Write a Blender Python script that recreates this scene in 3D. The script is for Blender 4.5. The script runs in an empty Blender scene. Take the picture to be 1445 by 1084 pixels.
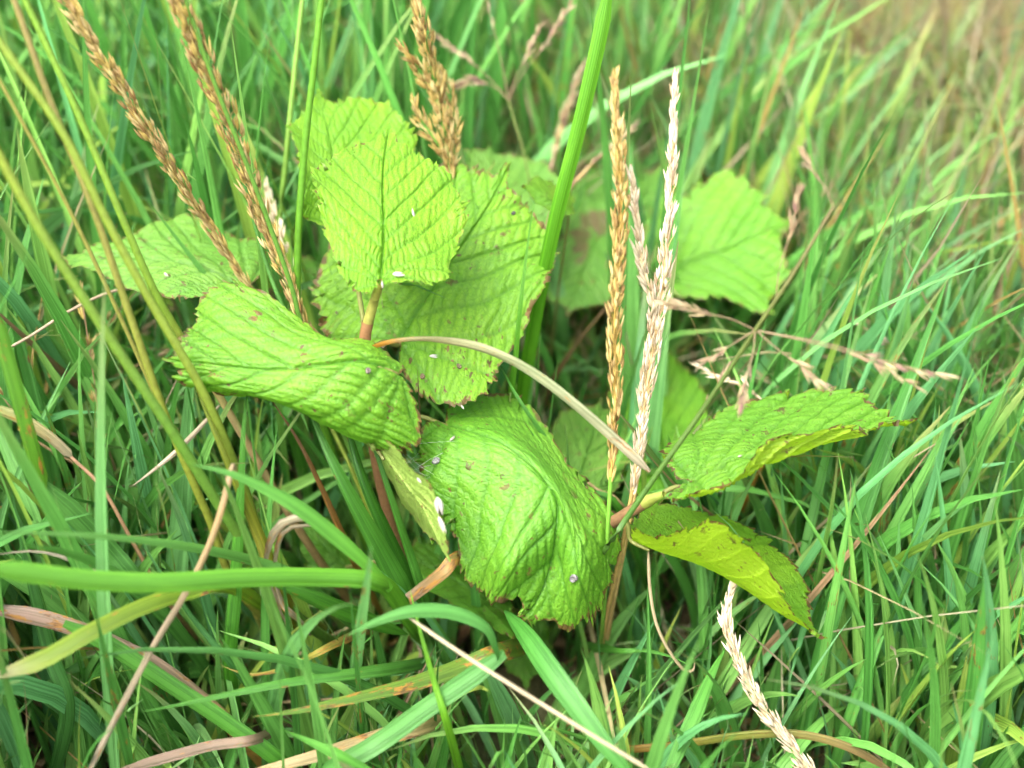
import bpy, math, random
import numpy as np
from mathutils import Vector, Matrix

random.seed(7)
RNG = np.random.default_rng(7)
SC = bpy.context.scene
COL = SC.collection

# ------------------------------------------------------------------ camera
PITCH = math.radians(38.0)
LENS = 60.0
DIST = 0.75
TARGET = np.array([0.0, 0.0, 0.18])
FWD = np.array([0.0, math.cos(PITCH), -math.sin(PITCH)])
UP = np.array([0.0, math.sin(PITCH), math.cos(PITCH)])
RIGHT = np.array([1.0, 0.0, 0.0])
CAM = TARGET - DIST * FWD
cam_data = bpy.data.cameras.new('camera')
cam_data.lens = LENS
cam_data.sensor_width = 36.0
cam_data.clip_start = 0.02
cam_data.clip_end = 400.0
cam_data.dof.use_dof = True
cam_data.dof.focus_distance = 0.735
cam_data.dof.aperture_fstop = 3.9
cam_data.dof.aperture_blades = 7
cam = bpy.data.objects.new('camera', cam_data)
cam.location = CAM
cam.rotation_euler = (math.pi / 2 - PITCH, 0, 0)
COL.objects.link(cam)
SC.camera = cam

# ------------------------------------------------------------------ sky and sun (bright overcast)
SUN_EL, SUN_AZ = math.radians(62), math.radians(-128)      # azimuth from +y towards +x
world = bpy.data.worlds.new('World')
SC.world = world
world.use_nodes = True
wn, wl = world.node_tree.nodes, world.node_tree.links
wn.clear()
wo = wn.new('ShaderNodeOutputWorld')
bg = wn.new('ShaderNodeBackground')
sky = wn.new('ShaderNodeTexSky')
sky.sky_type = 'NISHITA'
sky.sun_disc = False
sky.sun_elevation = SUN_EL
sky.sun_rotation = SUN_AZ
sky.dust_density = 6.0
sky.air_density = 1.0
hs = wn.new('ShaderNodeHueSaturation')
hs.inputs['Saturation'].default_value = 0.30
wl.new(sky.outputs[0], hs.inputs['Color'])
wl.new(hs.outputs[0], bg.inputs['Color'])
bg.inputs['Strength'].default_value = 0.15
world.cycles.sampling_method = 'MANUAL'
world.cycles.sample_map_resolution = 256
wl.new(bg.outputs[0], wo.inputs['Surface'])

sun_data = bpy.data.lights.new('sun', 'SUN')
sun_data.energy = 0.95
sun_data.angle = math.radians(60)
sun_data.color = (1.0, 0.965, 0.90)
sun = bpy.data.objects.new('sun', sun_data)
sd = Vector((math.sin(SUN_AZ) * math.cos(SUN_EL), math.cos(SUN_AZ) * math.cos(SUN_EL), math.sin(SUN_EL)))
sun.rotation_euler = sd.to_track_quat('Z', 'Y').to_euler()
sun.location = (0, 0, 3)
COL.objects.link(sun)

SC.view_settings.view_transform = 'Standard'
SC.view_settings.look = 'None'
SC.view_settings.gamma = 1.0
SC.view_settings.use_curve_mapping = False
SC.view_settings.exposure = 2.32
SC.render.engine = 'CYCLES'
SC.cycles.use_denoising = True
SC.cycles.max_bounces = 6
SC.cycles.diffuse_bounces = 3
SC.cycles.use_adaptive_sampling = True
SC.cycles.adaptive_threshold = 0.04
SC.cycles.transmission_bounces = 4
SC.cycles.transparent_max_bounces = 8

# ------------------------------------------------------------------ helpers
FPX = LENS / 36.0 * 1445.0

def P(px, py, d):
    """a point of the place seen at photo pixel (px, py), d metres away along the view axis"""
    px, py, d = np.asarray(px, float), np.asarray(py, float), np.asarray(d, float)
    x = (px - 722.5) / FPX * d
    y = -(py - 542.0) / FPX * d
    return CAM + d[..., None] * FWD + x[..., None] * RIGHT + y[..., None] * UP

def ground_depth(px, py):
    v = (py - 542.0) / FPX
    return CAM[2] / (math.sin(PITCH) + v * math.cos(PITCH))

def project(p):
    q = np.asarray(p) - CAM
    d = q @ FWD
    return 722.5 + FPX * (q @ RIGHT) / d, 542.0 - FPX * (q @ UP) / d, d

def pts(lst):
    """control points: (px, py, depth) or ('g', px, py) for a point on the ground"""
    out = []
    for c in lst:
        if c[0] == 'g':
            out.append(P(c[1], c[2], ground_depth(c[1], c[2])))
        else:
            out.append(P(*c))
    return np.array(out)

def catmull(cp, n):
    cp = np.asarray(cp, float)
    if len(cp) == 2:
        t = np.linspace(0, 1, n)[:, None]
        return cp[0] * (1 - t) + cp[1] * t
    ext = np.vstack([2 * cp[0] - cp[1], cp, 2 * cp[-1] - cp[-2]])
    seg = np.linalg.norm(np.diff(cp, axis=0), axis=1)
    cum = np.concatenate([[0], np.cumsum(seg)])
    res = []
    for s in np.linspace(0, cum[-1], n):
        i = min(max(np.searchsorted(cum, s, 'right') - 1, 0), len(cp) - 2)
        t = (s - cum[i]) / max(seg[i], 1e-9)
        p0, p1, p2, p3 = ext[i], ext[i + 1], ext[i + 2], ext[i + 3]
        res.append(0.5 * (2 * p1 + (p2 - p0) * t + (2 * p0 - 5 * p1 + 4 * p2 - p3) * t * t + (3 * p1 - p0 - 3 * p2 + p3) * t ** 3))
    return np.array(res)

def nrm(v):
    return v / np.maximum(np.linalg.norm(v, axis=-1, keepdims=True), 1e-12)

def tangents(c):
    return nrm(np.gradient(c, axis=0))

def new_mesh(name, verts, faces, mats, smooth=True, attrs=None, colors=None):
    verts = np.asarray(verts, float)
    me = bpy.data.meshes.new(name)
    if isinstance(faces, np.ndarray):
        k = faces.shape[1]
        me.vertices.add(len(verts))
        me.vertices.foreach_set('co', verts.astype(np.float32).ravel())
        me.loops.add(faces.size)
        me.loops.foreach_set('vertex_index', faces.astype(np.int32).ravel())
        me.polygons.add(len(faces))
        me.polygons.foreach_set('loop_start', np.arange(0, faces.size, k, dtype=np.int32))
        me.update(calc_edges=True)
    else:
        me.from_pydata([tuple(v) for v in verts], [], faces)
        me.update()
    if smooth:
        me.polygons.foreach_set('use_smooth', np.ones(len(me.polygons), dtype=bool))
    for m in (mats if isinstance(mats, (list, tuple)) else [mats]):
        me.materials.append(m)
    for an, (kind, dat) in (attrs or {}).items():
        a = me.attributes.new(an, kind, 'POINT')
        a.data.foreach_set({'FLOAT': 'value', 'FLOAT_VECTOR': 'vector', 'FLOAT_COLOR': 'color'}[kind], np.asarray(dat, np.float32).ravel())
    return me

def obj(name, me, parent=None, loc=(0, 0, 0)):
    o = bpy.data.objects.new(name, me)
    o.location = loc
    if parent is not None:
        o.parent = parent
    COL.objects.link(o)
    return o

def tag(o, label, cat, group=None):
    o['label'] = label
    o['category'] = cat
    if group:
        o['group'] = group
    return o

def thing(name, label, cat, loc, group=None):
    o = bpy.data.objects.new(name, None)
    o.empty_display_size = 0.01
    o.location = loc
    COL.objects.link(o)
    return tag(o, label, cat, group)

ORD = ('first', 'second', 'third', 'fourth', 'fifth', 'sixth', 'seventh', 'eighth', 'ninth', 'tenth')
def ordinals(seen):
    for lab, lst in seen.items():
        if len(lst) > 1:
            for i, (x, o) in enumerate(sorted(lst, key=lambda e: e[0])):
                o['label'] = f'{lab}, {ORD[min(i, 9)]} from left'

# ------------------------------------------------------------------ materials
def srgb(r, g, b):
    f = lambda c: c / 12.92 if c <= 0.04045 else ((c + 0.055) / 1.055) ** 2.4
    return (f(r / 255), f(g / 255), f(b / 255), 1.0)

class NT:
    def __init__(self, name):
        self.m = bpy.data.materials.new(name)
        self.m.use_nodes = True
        self.t = self.m.node_tree
        self.t.nodes.clear()
        self.out = self.t.nodes.new('ShaderNodeOutputMaterial')
    def n(self, typ, **kw):
        nd = self.t.nodes.new(typ)
        for k, v in kw.items():
            setattr(nd, k, v)
        return nd
    def l(self, a, b):
        self.t.links.new(a, b)
    def val(self, sock, v):
        if hasattr(v, 'links') or hasattr(v, 'is_output'):
            self.l(v, sock)
        else:
            sock.default_value = v
    def attr(self, name, kind='GEOMETRY'):
        return self.n('ShaderNodeAttribute', attribute_name=name, attribute_type=kind)
    def math(self, op, a, b=None, c=None, clamp=False):
        nd = self.n('ShaderNodeMath', operation=op, use_clamp=clamp)
        self.val(nd.inputs[0], a)
        if b is not None: self.val(nd.inputs[1], b)
        if c is not None: self.val(nd.inputs[2], c)
        return nd.outputs[0]
    def mix(self, fac, a, b, mode='MIX'):
        nd = self.n('ShaderNodeMix', data_type='RGBA', blend_type=mode)
        self.val(nd.inputs[0], fac); self.val(nd.inputs[6], a); self.val(nd.inputs[7], b)
        return nd.outputs[2]
    def noise(self, vec, scale, detail=3.0, rough=0.55, w=None):
        nd = self.n('ShaderNodeTexNoise')
        if w is not None:
            nd.noise_dimensions = '4D'
            nd.inputs['W'].default_value = w
        if vec is not None: self.l(vec, nd.inputs['Vector'])
        nd.inputs['Scale'].default_value = scale
        nd.inputs['Detail'].default_value = detail
        nd.inputs['Roughness'].default_value = rough
        return nd.outputs['Fac']
    def ramp(self, fac, lo, hi, a=0.0, b=1.0):
        nd = self.n('ShaderNodeMapRange', interpolation_type='SMOOTHSTEP')
        self.val(nd.inputs[0], fac)
        nd.inputs[1].default_value = lo; nd.inputs[2].default_value = hi
        nd.inputs[3].default_value = a; nd.inputs[4].default_value = b
        return nd.outputs[0]
    def finish(self, color, rough=0.5, spec=0.4, trans=0.0, tcolor=None, normal=None, coat=0.0):
        p = self.n('ShaderNodeBsdfPrincipled')
        self.val(p.inputs['Base Color'], color)
        self.val(p.inputs['Roughness'], rough)
        p.inputs['Specular IOR Level'].default_value = spec
        if normal is not None:
            self.l(normal, p.inputs['Normal'])
        if trans > 0:
            t = self.n('ShaderNodeBsdfTranslucent')
            self.val(t.inputs['Color'], tcolor if tcolor is not None else color)
            if normal is not None:
                self.l(normal, t.inputs['Normal'])
            mx = self.n('ShaderNodeMixShader')
            mx.inputs[0].default_value = trans
            self.l(p.outputs[0], mx.inputs[1]); self.l(t.outputs[0], mx.inputs[2])
            self.l(mx.outputs[0], self.out.inputs['Surface'])
        else:
            self.l(p.outputs[0], self.out.inputs['Surface'])
        return self.m
    def bump(self, h, strength, dist):
        b = self.n('ShaderNodeBump')
        b.inputs['Strength'].default_value = strength
        b.inputs['Distance'].default_value = dist
        self.val(b.inputs['Height'], h)
        return b.outputs[0]

BROWN = (0.060, 0.028, 0.016, 1)
def leaf_material(name, a, b, under, brown=0.5, purple=0.0, yellow=0.0, seed=0.0, trans=0.36, glow=(0.14, 0.42, 0.006, 1)):
    k = NT(name)
    luv = k.attr('luv').outputs['Vector']
    vein = k.attr('vein').outputs['Fac']
    ter = k.attr('tertiary').outputs['Fac']
    edge = k.attr('edge').outputs['Fac']
    n1 = k.noise(luv, 2.6, 3, 0.6, seed)
    n2 = k.noise(luv, 14, 4, 0.6, seed + 3)
    up = k.mix(k.ramp(n1, 0.35, 0.68), a, b)
    up = k.mix(k.math('MULTIPLY', k.ramp(n2, 0.4, 0.75), 0.30), up, tuple(min(1, c * 1.3) for c in b[:3]) + (1,))
    dark = tuple(c * f for c, f in zip(a[:3], (0.42, 0.56, 0.5))) + (1,)
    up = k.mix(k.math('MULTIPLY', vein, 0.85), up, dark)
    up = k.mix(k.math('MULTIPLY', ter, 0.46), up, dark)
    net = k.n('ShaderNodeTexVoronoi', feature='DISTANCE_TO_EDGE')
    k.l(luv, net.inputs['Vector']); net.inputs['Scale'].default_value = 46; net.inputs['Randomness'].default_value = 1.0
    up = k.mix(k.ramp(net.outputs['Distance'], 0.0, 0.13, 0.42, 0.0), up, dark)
    up = k.mix(k.math('MULTIPLY', k.ramp(k.noise(luv, 6, 5, 0.7, seed + 5), 0.5, 0.75), 0.35), up, k.mix(0.5, up, (0.20, 0.31, 0.03, 1)))
    if yellow > 0:
        up = k.mix(k.math('MULTIPLY', k.ramp(k.noise(luv, 1.7, 2, 0.5, seed + 9), 0.4, 0.65), yellow), up, (0.36, 0.40, 0.012, 1))
    un = k.mix(k.ramp(n1, 0.35, 0.7), under, tuple(c * 0.8 for c in under[:3]) + (1,))
    un = k.mix(k.math('MULTIPLY', vein, 0.6), un, tuple(min(1, c * 1.35) for c in under[:3]) + (1,))
    geo = k.n('ShaderNodeNewGeometry')
    col = k.mix(geo.outputs['Backfacing'], up, un)
    # purple-red autumn blotches between the veins
    if purple > 0:
        pn = k.noise(luv, 3.2, 2, 0.5, seed + 21)
        pm = k.math('MULTIPLY', k.ramp(pn, 0.575, 0.615), k.math('SUBTRACT', 1.0, k.math('MULTIPLY', vein, 0.8)))
        col = k.mix(k.math('MULTIPLY', pm, purple), col, (0.13, 0.022, 0.032, 1))
    # brown specks, blotches, scorched margin
    sp = k.noise(luv, 30, 2, 0.5, seed + 31)
    gate = k.noise(luv, 3.5, 2, 0.5, seed + 33)
    s1 = k.math('MULTIPLY', k.ramp(sp, 0.655 - 0.02 * brown, 0.69 - 0.02 * brown), k.ramp(gate, 0.42, 0.55))
    bl = k.noise(luv, 11, 5, 0.68, seed + 41)
    s2 = k.math('MULTIPLY', k.ramp(bl, 0.612 - 0.03 * brown, 0.640 - 0.03 * brown), k.ramp(gate, 0.44, 0.56))
    em = k.math('ADD', k.math('MULTIPLY', edge, 0.62), k.math('MULTIPLY', k.noise(luv, 16, 4, 0.7, seed + 51), 0.8))
    s3 = k.ramp(em, 1.04 - 0.12 * brown, 1.08 - 0.12 * brown)
    m = k.math('MAXIMUM', k.math('MULTIPLY', k.math('MAXIMUM', s1, s2), min(1.0, max(0.0, brown * 1.6 - 0.25))), s3)
    bc = k.mix(k.ramp(n2, 0.35, 0.7), BROWN, (0.17, 0.075, 0.028, 1))
    halo = k.math('MULTIPLY', k.ramp(em, 0.93 - 0.07 * brown, 1.1 - 0.07 * brown), 0.45)
    col = k.mix(halo, col, (0.28, 0.32, 0.03, 1))
    col = k.mix(k.math('MULTIPLY', m, 0.88), col, bc)
    vor = k.n('ShaderNodeTexVoronoi', feature='DISTANCE_TO_EDGE')
    k.l(luv, vor.inputs['Vector']); vor.inputs['Scale'].default_value = 42
    hh = k.math('ADD', k.ramp(vor.outputs['Distance'], 0.0, 0.25), k.math('MULTIPLY', k.noise(luv, 90, 3), 0.6))
    nb = k.bump(hh, 0.35, 0.0006)
    tc = k.mix(0.55, col, glow)
    tc = k.mix(m, tc, bc)
    rough = k.math('ADD', 0.40, k.math('MULTIPLY', n2, 0.22))
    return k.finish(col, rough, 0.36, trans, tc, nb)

def grass_material(name, trans=0.32):
    k = NT(name)
    c = k.attr('tint').outputs['Color']
    uv = k.attr('buv').outputs['Vector']          # x across 0..1, y along in metres, z spottiness
    sep = k.n('ShaderNodeSeparateXYZ'); k.l(uv, sep.inputs[0])
    isl = k.n('ShaderNodeNewGeometry').outputs['Random Per Island']
    comb = k.n('ShaderNodeCombineXYZ')
    k.l(k.math('MULTIPLY', sep.outputs[0], 1.0), comb.inputs[0])
    k.l(k.math('MULTIPLY', sep.outputs[1], 40.0), comb.inputs[1])
    k.l(k.math('MULTIPLY', isl, 57.0), comb.inputs[2])
    v = comb.outputs[0]
    stv = k.n('ShaderNodeVectorMath', operation='MULTIPLY'); k.l(v, stv.inputs[0]); stv.inputs[1].default_value = (11, 0.07, 1)
    stripe = k.noise(stv.outputs[0], 1.0, 2, 0.5)
    lv = k.noise(v, 0.9, 3, 0.6)
    col = k.mix(k.math('MULTIPLY', k.ramp(stripe, 0.44, 0.58), 0.70), c, k.mix(1.0, c, (0.46, 0.55, 0.44, 1), 'MULTIPLY'))
    lite = k.mix(1.0, c, (1.35, 1.22, 1.4, 1), 'MULTIPLY')
    col = k.mix(k.math('MULTIPLY', k.ramp(lv, 0.45, 0.75), 0.5), col, lite)
    spn = k.noise(v, 2.4, 4, 0.7)
    s = k.math('ADD', spn, k.math('MULTIPLY', sep.outputs[2], 0.42))
    sm = k.ramp(s, 0.70, 0.76)
    sc = k.mix(k.ramp(k.noise(v, 5.5, 2), 0.4, 0.65), (0.36, 0.17, 0.03, 1), (0.09, 0.04, 0.02, 1))
    col = k.mix(k.math('MULTIPLY', sm, 0.85), col, sc)
    nb = k.bump(stripe, 0.8, 0.0008)
    return k.finish(col, 0.46, 0.38, trans, None, nb)

def husk_material(name, cols, trans=0.25):
    """spikelets: colour picked per object (or per island) among straw tones, with a darker streak"""
    k = NT(name)
    oi = k.n('ShaderNodeObjectInfo')
    isl = k.n('ShaderNodeNewGeometry').outputs['Random Per Island']
    r = k.math('FRACT', k.math('ADD', k.math('MULTIPLY', oi.outputs['Random'], 7.31), isl))
    ramp = k.n('ShaderNodeValToRGB')
    ramp.color_ramp.interpolation = 'LINEAR'
    el = ramp.color_ramp.elements
    while len(el) < len(cols): el.new(0.5)
    for i, c in enumerate(cols):
        el[i].position = i / (len(cols) - 1)
        el[i].color = c
    k.l(r, ramp.inputs[0])
    tc = k.n('ShaderNodeTexCoord').outputs['Object']
    vm = k.n('ShaderNodeVectorMath', operation='MULTIPLY'); k.l(tc, vm.inputs[0]); vm.inputs[1].default_value = (1600, 1600, 160)
    st = k.noise(vm.outputs[0], 1.0, 2)
    col = k.mix(k.math('MULTIPLY', k.ramp(st, 0.45, 0.68), 0.55), ramp.outputs[0], k.mix(1.0, ramp.outputs[0], (0.40, 0.28, 0.22, 1), 'MULTIPLY'))
    return k.finish(col, 0.55, 0.3, trans, None, k.bump(st, 0.4, 0.0003))

def stem_material(name, lo, hi, scale=60):
    k = NT(name)
    tcol = k.attr('tint').outputs['Color']
    tc = k.n('ShaderNodeTexCoord').outputs['Object']
    n = k.noise(tc, scale * 6, 4, 0.65)
    col = k.mix(k.math('MULTIPLY', k.ramp(n, 0.4, 0.7), 0.5), tcol, k.mix(1.0, tcol, (0.55, 0.5, 0.45, 1), 'MULTIPLY'))
    return k.finish(col, 0.5, 0.35, 0.0, None, k.bump(n, 0.5, 0.0006))

M_GRASS = grass_material('grass_blade')
M_DRY = grass_material('dry_blade', 0.18)
M_STEM = stem_material('stem', None, None)
STRAW = [(0.54, 0.43, 0.14, 1), (0.47, 0.34, 0.09, 1), (0.64, 0.54, 0.24, 1), (0.30, 0.17, 0.06, 1), (0.56, 0.44, 0.20, 1)]
GOLD = [(0.46, 0.35, 0.11, 1), (0.38, 0.27, 0.07, 1), (0.56, 0.46, 0.20, 1), (0.24, 0.14, 0.04, 1), (0.46, 0.35, 0.12, 1)]
PALE = [(0.70, 0.61, 0.42, 1), (0.58, 0.47, 0.29, 1), (0.78, 0.71, 0.56, 1), (0.42, 0.30, 0.17, 1), (0.70, 0.62, 0.45, 1)]
PINK = [(0.42, 0.34, 0.18, 1), (0.29, 0.19, 0.11, 1), (0.50, 0.43, 0.25, 1), (0.20, 0.10, 0.09, 1), (0.44, 0.35, 0.19, 1)]
M_STRAW = husk_material('straw_husk', STRAW)
M_GOLD = husk_material('golden_husk', GOLD)
M_PALE = husk_material('pale_husk', PALE)
M_PINK = husk_material('pink_husk', PINK)
M_WHITE = husk_material('white_chaff', [(0.56, 0.53, 0.46, 1), (0.46, 0.41, 0.33, 1), (0.60, 0.58, 0.54, 1)])

# ------------------------------------------------------------------ ground
def ground():
    n = 150
    e = np.linspace(-1, 1, n)
    ax = np.sign(e) * (np.abs(e) ** 3.2) * 60
    gx, gy = np.meshgrid(ax, ax + 0.4)
    gz = 0.010 * np.sin(gx * 9 + 1) * np.cos(gy * 8) + 0.006 * np.sin(gx * 31) * np.sin(gy * 27) - 0.012
    far = np.hypot(gx, gy)
    gz += np.where(far > 4, 0.05 * np.sin(gx * .3) * np.cos(gy * .27), 0)
    v = np.stack([gx, gy, gz], -1).reshape(-1, 3)
    i = np.arange(n * n).reshape(n, n)
    f = np.stack([i[:-1, :-1], i[:-1, 1:], i[1:, 1:], i[1:, :-1]], -1).reshape(-1, 4)
    k = NT('meadow_soil')
    tc = k.n('ShaderNodeTexCoord').outputs['Object']
    a = k.noise(tc, 22, 6, 0.7); b = k.noise(tc, 130, 4, 0.7); c = k.noise(tc, 3.0, 3)
    col = k.mix(k.ramp(a, 0.35, 0.65), (0.045, 0.032, 0.018, 1), (0.150, 0.110, 0.058, 1))
    col = k.mix(k.math('MULTIPLY', k.ramp(b, 0.5, 0.7), 0.6), col, (0.26, 0.20, 0.11, 1))
    col = k.mix(k.math('MULTIPLY', k.ramp(c, 0.4, 0.6), 0.5), col, (0.030, 0.060, 0.014, 1))
    m = k.finish(col, 0.9, 0.2, 0, None, k.bump(a, 0.8, 0.02))
    o = obj('ground', new_mesh('ground', v, f, m))
    o['kind'] = 'structure'
ground()

# ------------------------------------------------------------------ blades and tubes
def blade_mesh(c, width, across, tint, spot=0.0, fold=0.25, prof=None, mat=None, nacross=5, base=None, wav=0.0):
    """ribbon along c; width(s) profile; across = unit vectors; fold = depth of the V relative to half-width"""
    n = len(c)
    t = tangents(c)
    nor = nrm(np.cross(t, across))
    s = np.linspace(0, 1, n)
    w = width * (prof(s) if prof else np.ones(n)) * 0.5
    L = np.concatenate([[0], np.cumsum(np.linalg.norm(np.diff(c, axis=0), axis=1))])
    V, UV = [], []
    ph = random.uniform(0, 6)
    for j, e in enumerate(np.linspace(-1, 1, nacross)):
        z = fold * (abs(e) - 0.5) * w + wav * w * np.sin(L * 160 + ph + e * 2.1)
        V.append(c + across * (e * w)[:, None] + nor * z[:, None])
        UV.append(np.stack([np.full(n, (e + 1) / 2), L, np.broadcast_to(np.asarray(spot, float), n)], -1))
    V = np.stack(V, 1).reshape(-1, 3)
    UV = np.stack(UV, 1).reshape(-1, 3)
    i = np.arange(n * nacross).reshape(n, nacross)
    f = np.stack([i[:-1, :-1], i[:-1, 1:], i[1:, 1:], i[1:, :-1]], -1).reshape(-1, 4)
    T = np.asarray(tint, float)
    if T.ndim == 1:
        T = np.broadcast_to(T[:3], (n, 3))
    T4 = np.concatenate([np.repeat(T, nacross, 0), np.ones((n * nacross, 1))], 1)
    if base is not None:
        V = V - base
    return new_mesh('blade', V, f, mat or M_GRASS, attrs={'tint': ('FLOAT_COLOR', T4), 'buv': ('FLOAT_VECTOR', UV)})

def grad(*stops):
    """colour gradient along a blade: (s, (r,g,b)), ..."""
    def g(n):
        s = np.linspace(0, 1, n)
        xs = [p[0] for p in stops]
        return np.stack([np.interp(s, xs, [p[1][i] for p in stops]) for i in range(3)], -1)
    return g

def tube_arrays(c, rad, ns=7):
    n = len(c)
    t = tangents(c)
    ref = np.where(np.abs(t[:, 2:3]) > 0.92, np.array([[1.0, 0, 0]]), np.array([[0, 0, 1.0]]))
    a = nrm(np.cross(t, ref)); b = np.cross(t, a)
    r = np.broadcast_to(np.asarray(rad, float), n)
    ang = np.linspace(0, 2 * math.pi, ns, endpoint=False)
    V = c[:, None, :] + r[:, None, None] * (np.cos(ang)[None, :, None] * a[:, None, :] + np.sin(ang)[None, :, None] * b[:, None, :])
    i = np.arange(n * ns).reshape(n, ns)
    f = np.stack([i[:-1], np.roll(i[:-1], -1, 1), np.roll(i[1:], -1, 1), i[1:]], -1).reshape(-1, 4)
    return V.reshape(-1, 3), f

def tube_mesh(c, rad, tint, ns=7, mat=None, base=None):
    V, f = tube_arrays(c, rad, ns)
    n = len(c)
    T = np.asarray(tint, float)
    if T.ndim == 1:
        T = np.broadcast_to(T[:3], (n, 3))
    T4 = np.concatenate([np.repeat(T, ns, 0), np.ones((n * ns, 1))], 1)
    if base is not None:
        V = V - base
    return new_mesh('stem', V, f, mat or M_STEM, attrs={'tint': ('FLOAT_COLOR', T4)})

# depth map of what has been placed, so that the sward does not grow through it
GRID = 10
DEPTH = np.full((1300 // GRID, 1700 // GRID), 9.0)
LEAF_DEPTH = np.full_like(DEPTH, 9.0)
def occupy(world_pts, leaf=False):
    px, py, d = project(world_pts)
    i = ((py + 100) / GRID).astype(int); j = ((px + 100) / GRID).astype(int)
    ok = (i >= 0) & (j >= 0) & (i < DEPTH.shape[0]) & (j < DEPTH.shape[1])
    np.minimum.at(DEPTH, (i[ok], j[ok]), d[ok])
    if leaf: np.minimum.at(LEAF_DEPTH, (i[ok], j[ok]), d[ok])

# ------------------------------------------------------------------ hazel leaves
OUT_R = np.array([(0, 0.0), (.07, -.055), (.17, -.075), (.29, -.02), (.39, .10), (.455, .26), (.485, .44), (.470, .60), (.410, .745), (.285, .850), (.145, .915), (.050, .965), (0, 1.060)])
CEN = np.array([0.0, 0.45])

def leaf_outline(M, rng, teeth=1.0, ragged=0.0, lobes=0.6):
    ring = np.vstack([OUT_R, (OUT_R * [-1, 1])[::-1][1:-1]])
    dense = catmull(np.vstack([ring, ring[:1]]), 900)[:-1]
    seg = np.linalg.norm(np.diff(np.vstack([dense, dense[:1]]), axis=0), axis=1)
    cum = np.concatenate([[0], np.cumsum(seg)])
    tot = cum[-1]
    s = np.linspace(0, tot, M, endpoint=False)
    d2 = np.vstack([dense, dense[:1]])
    sm = np.stack([np.interp(s, cum, d2[:, 0]), np.interp(s, cum, d2[:, 1])], -1)
    t = nrm(np.roll(sm, -2, 0) - np.roll(sm, 2, 0))
    nn = np.stack([t[:, 1], -t[:, 0]], -1)             # outward for a ring that runs base > right > tip
    h = np.minimum(s, tot - s) / (tot / 2)              # 0 at base, 1 at tip on either side
    big = 12.5 + rng.uniform(-1, 1)
    jit = 0.35 * np.sin(h * 23 + rng.uniform(0, 6)) + 0.25 * np.sin(h * 61 + rng.uniform(0, 6))
    a1 = (h * big + jit) % 1.0
    a2 = (h * big * 3.1 + jit * 2 + rng.uniform(0, 1)) % 1.0
    saw = lambda a: np.where(a < 0.72, a / 0.72, (1 - a) / 0.28)
    amp = 0.55 + 0.45 * np.clip(h * 4, 0, 1)
    amp *= 0.75 + 0.4 * np.sin(h * 37 + rng.uniform(0, 6))
    off = teeth * amp * (0.042 * (saw(a1) - 0.4) + 0.036 * (saw(a2) - 0.4))
    for _ in range(int(ragged * 8)):
        c = rng.uniform(0, tot); wd = rng.uniform(0.02, 0.07)
        dd = np.minimum(np.abs(s - c), tot - np.abs(s - c))
        off -= rng.uniform(0.015, 0.06) * ragged * np.exp(-(dd / wd) ** 4)
    off += 0.014 * np.sin(h * 9 + rng.uniform(0, 6)) + 0.010 * np.sin(s * 14 + rng.uniform(0, 6))
    lb = (h * 4.6 + rng.uniform(0, 1) + np.where(s < tot / 2, 0, .3)) % 1.0
    off += lobes * 0.050 * (np.where(lb < .65, lb / .65, (1 - lb) / .35) - .5) * np.clip(h * 3 - .3, 0, 1)
    off *= np.clip(h * 14, 0, 1)
    tt = sm + nn * off[:, None] + t * (np.where(s < tot / 2, 1, -1) * off * 0.5)[:, None]
    return sm, tt

def fuzz(u, v, freq, rng, n=7):
    """smooth irregular field in about -1..1"""
    o = np.zeros_like(u)
    for _ in range(n):
        a, f, p = rng.uniform(0, 6.283), freq * rng.uniform(.5, 1.4), rng.uniform(0, 6.283)
        o += np.sin(f * (math.cos(a) * u + math.sin(a) * v) + p)
    return o / math.sqrt(n) / 1.2

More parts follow.
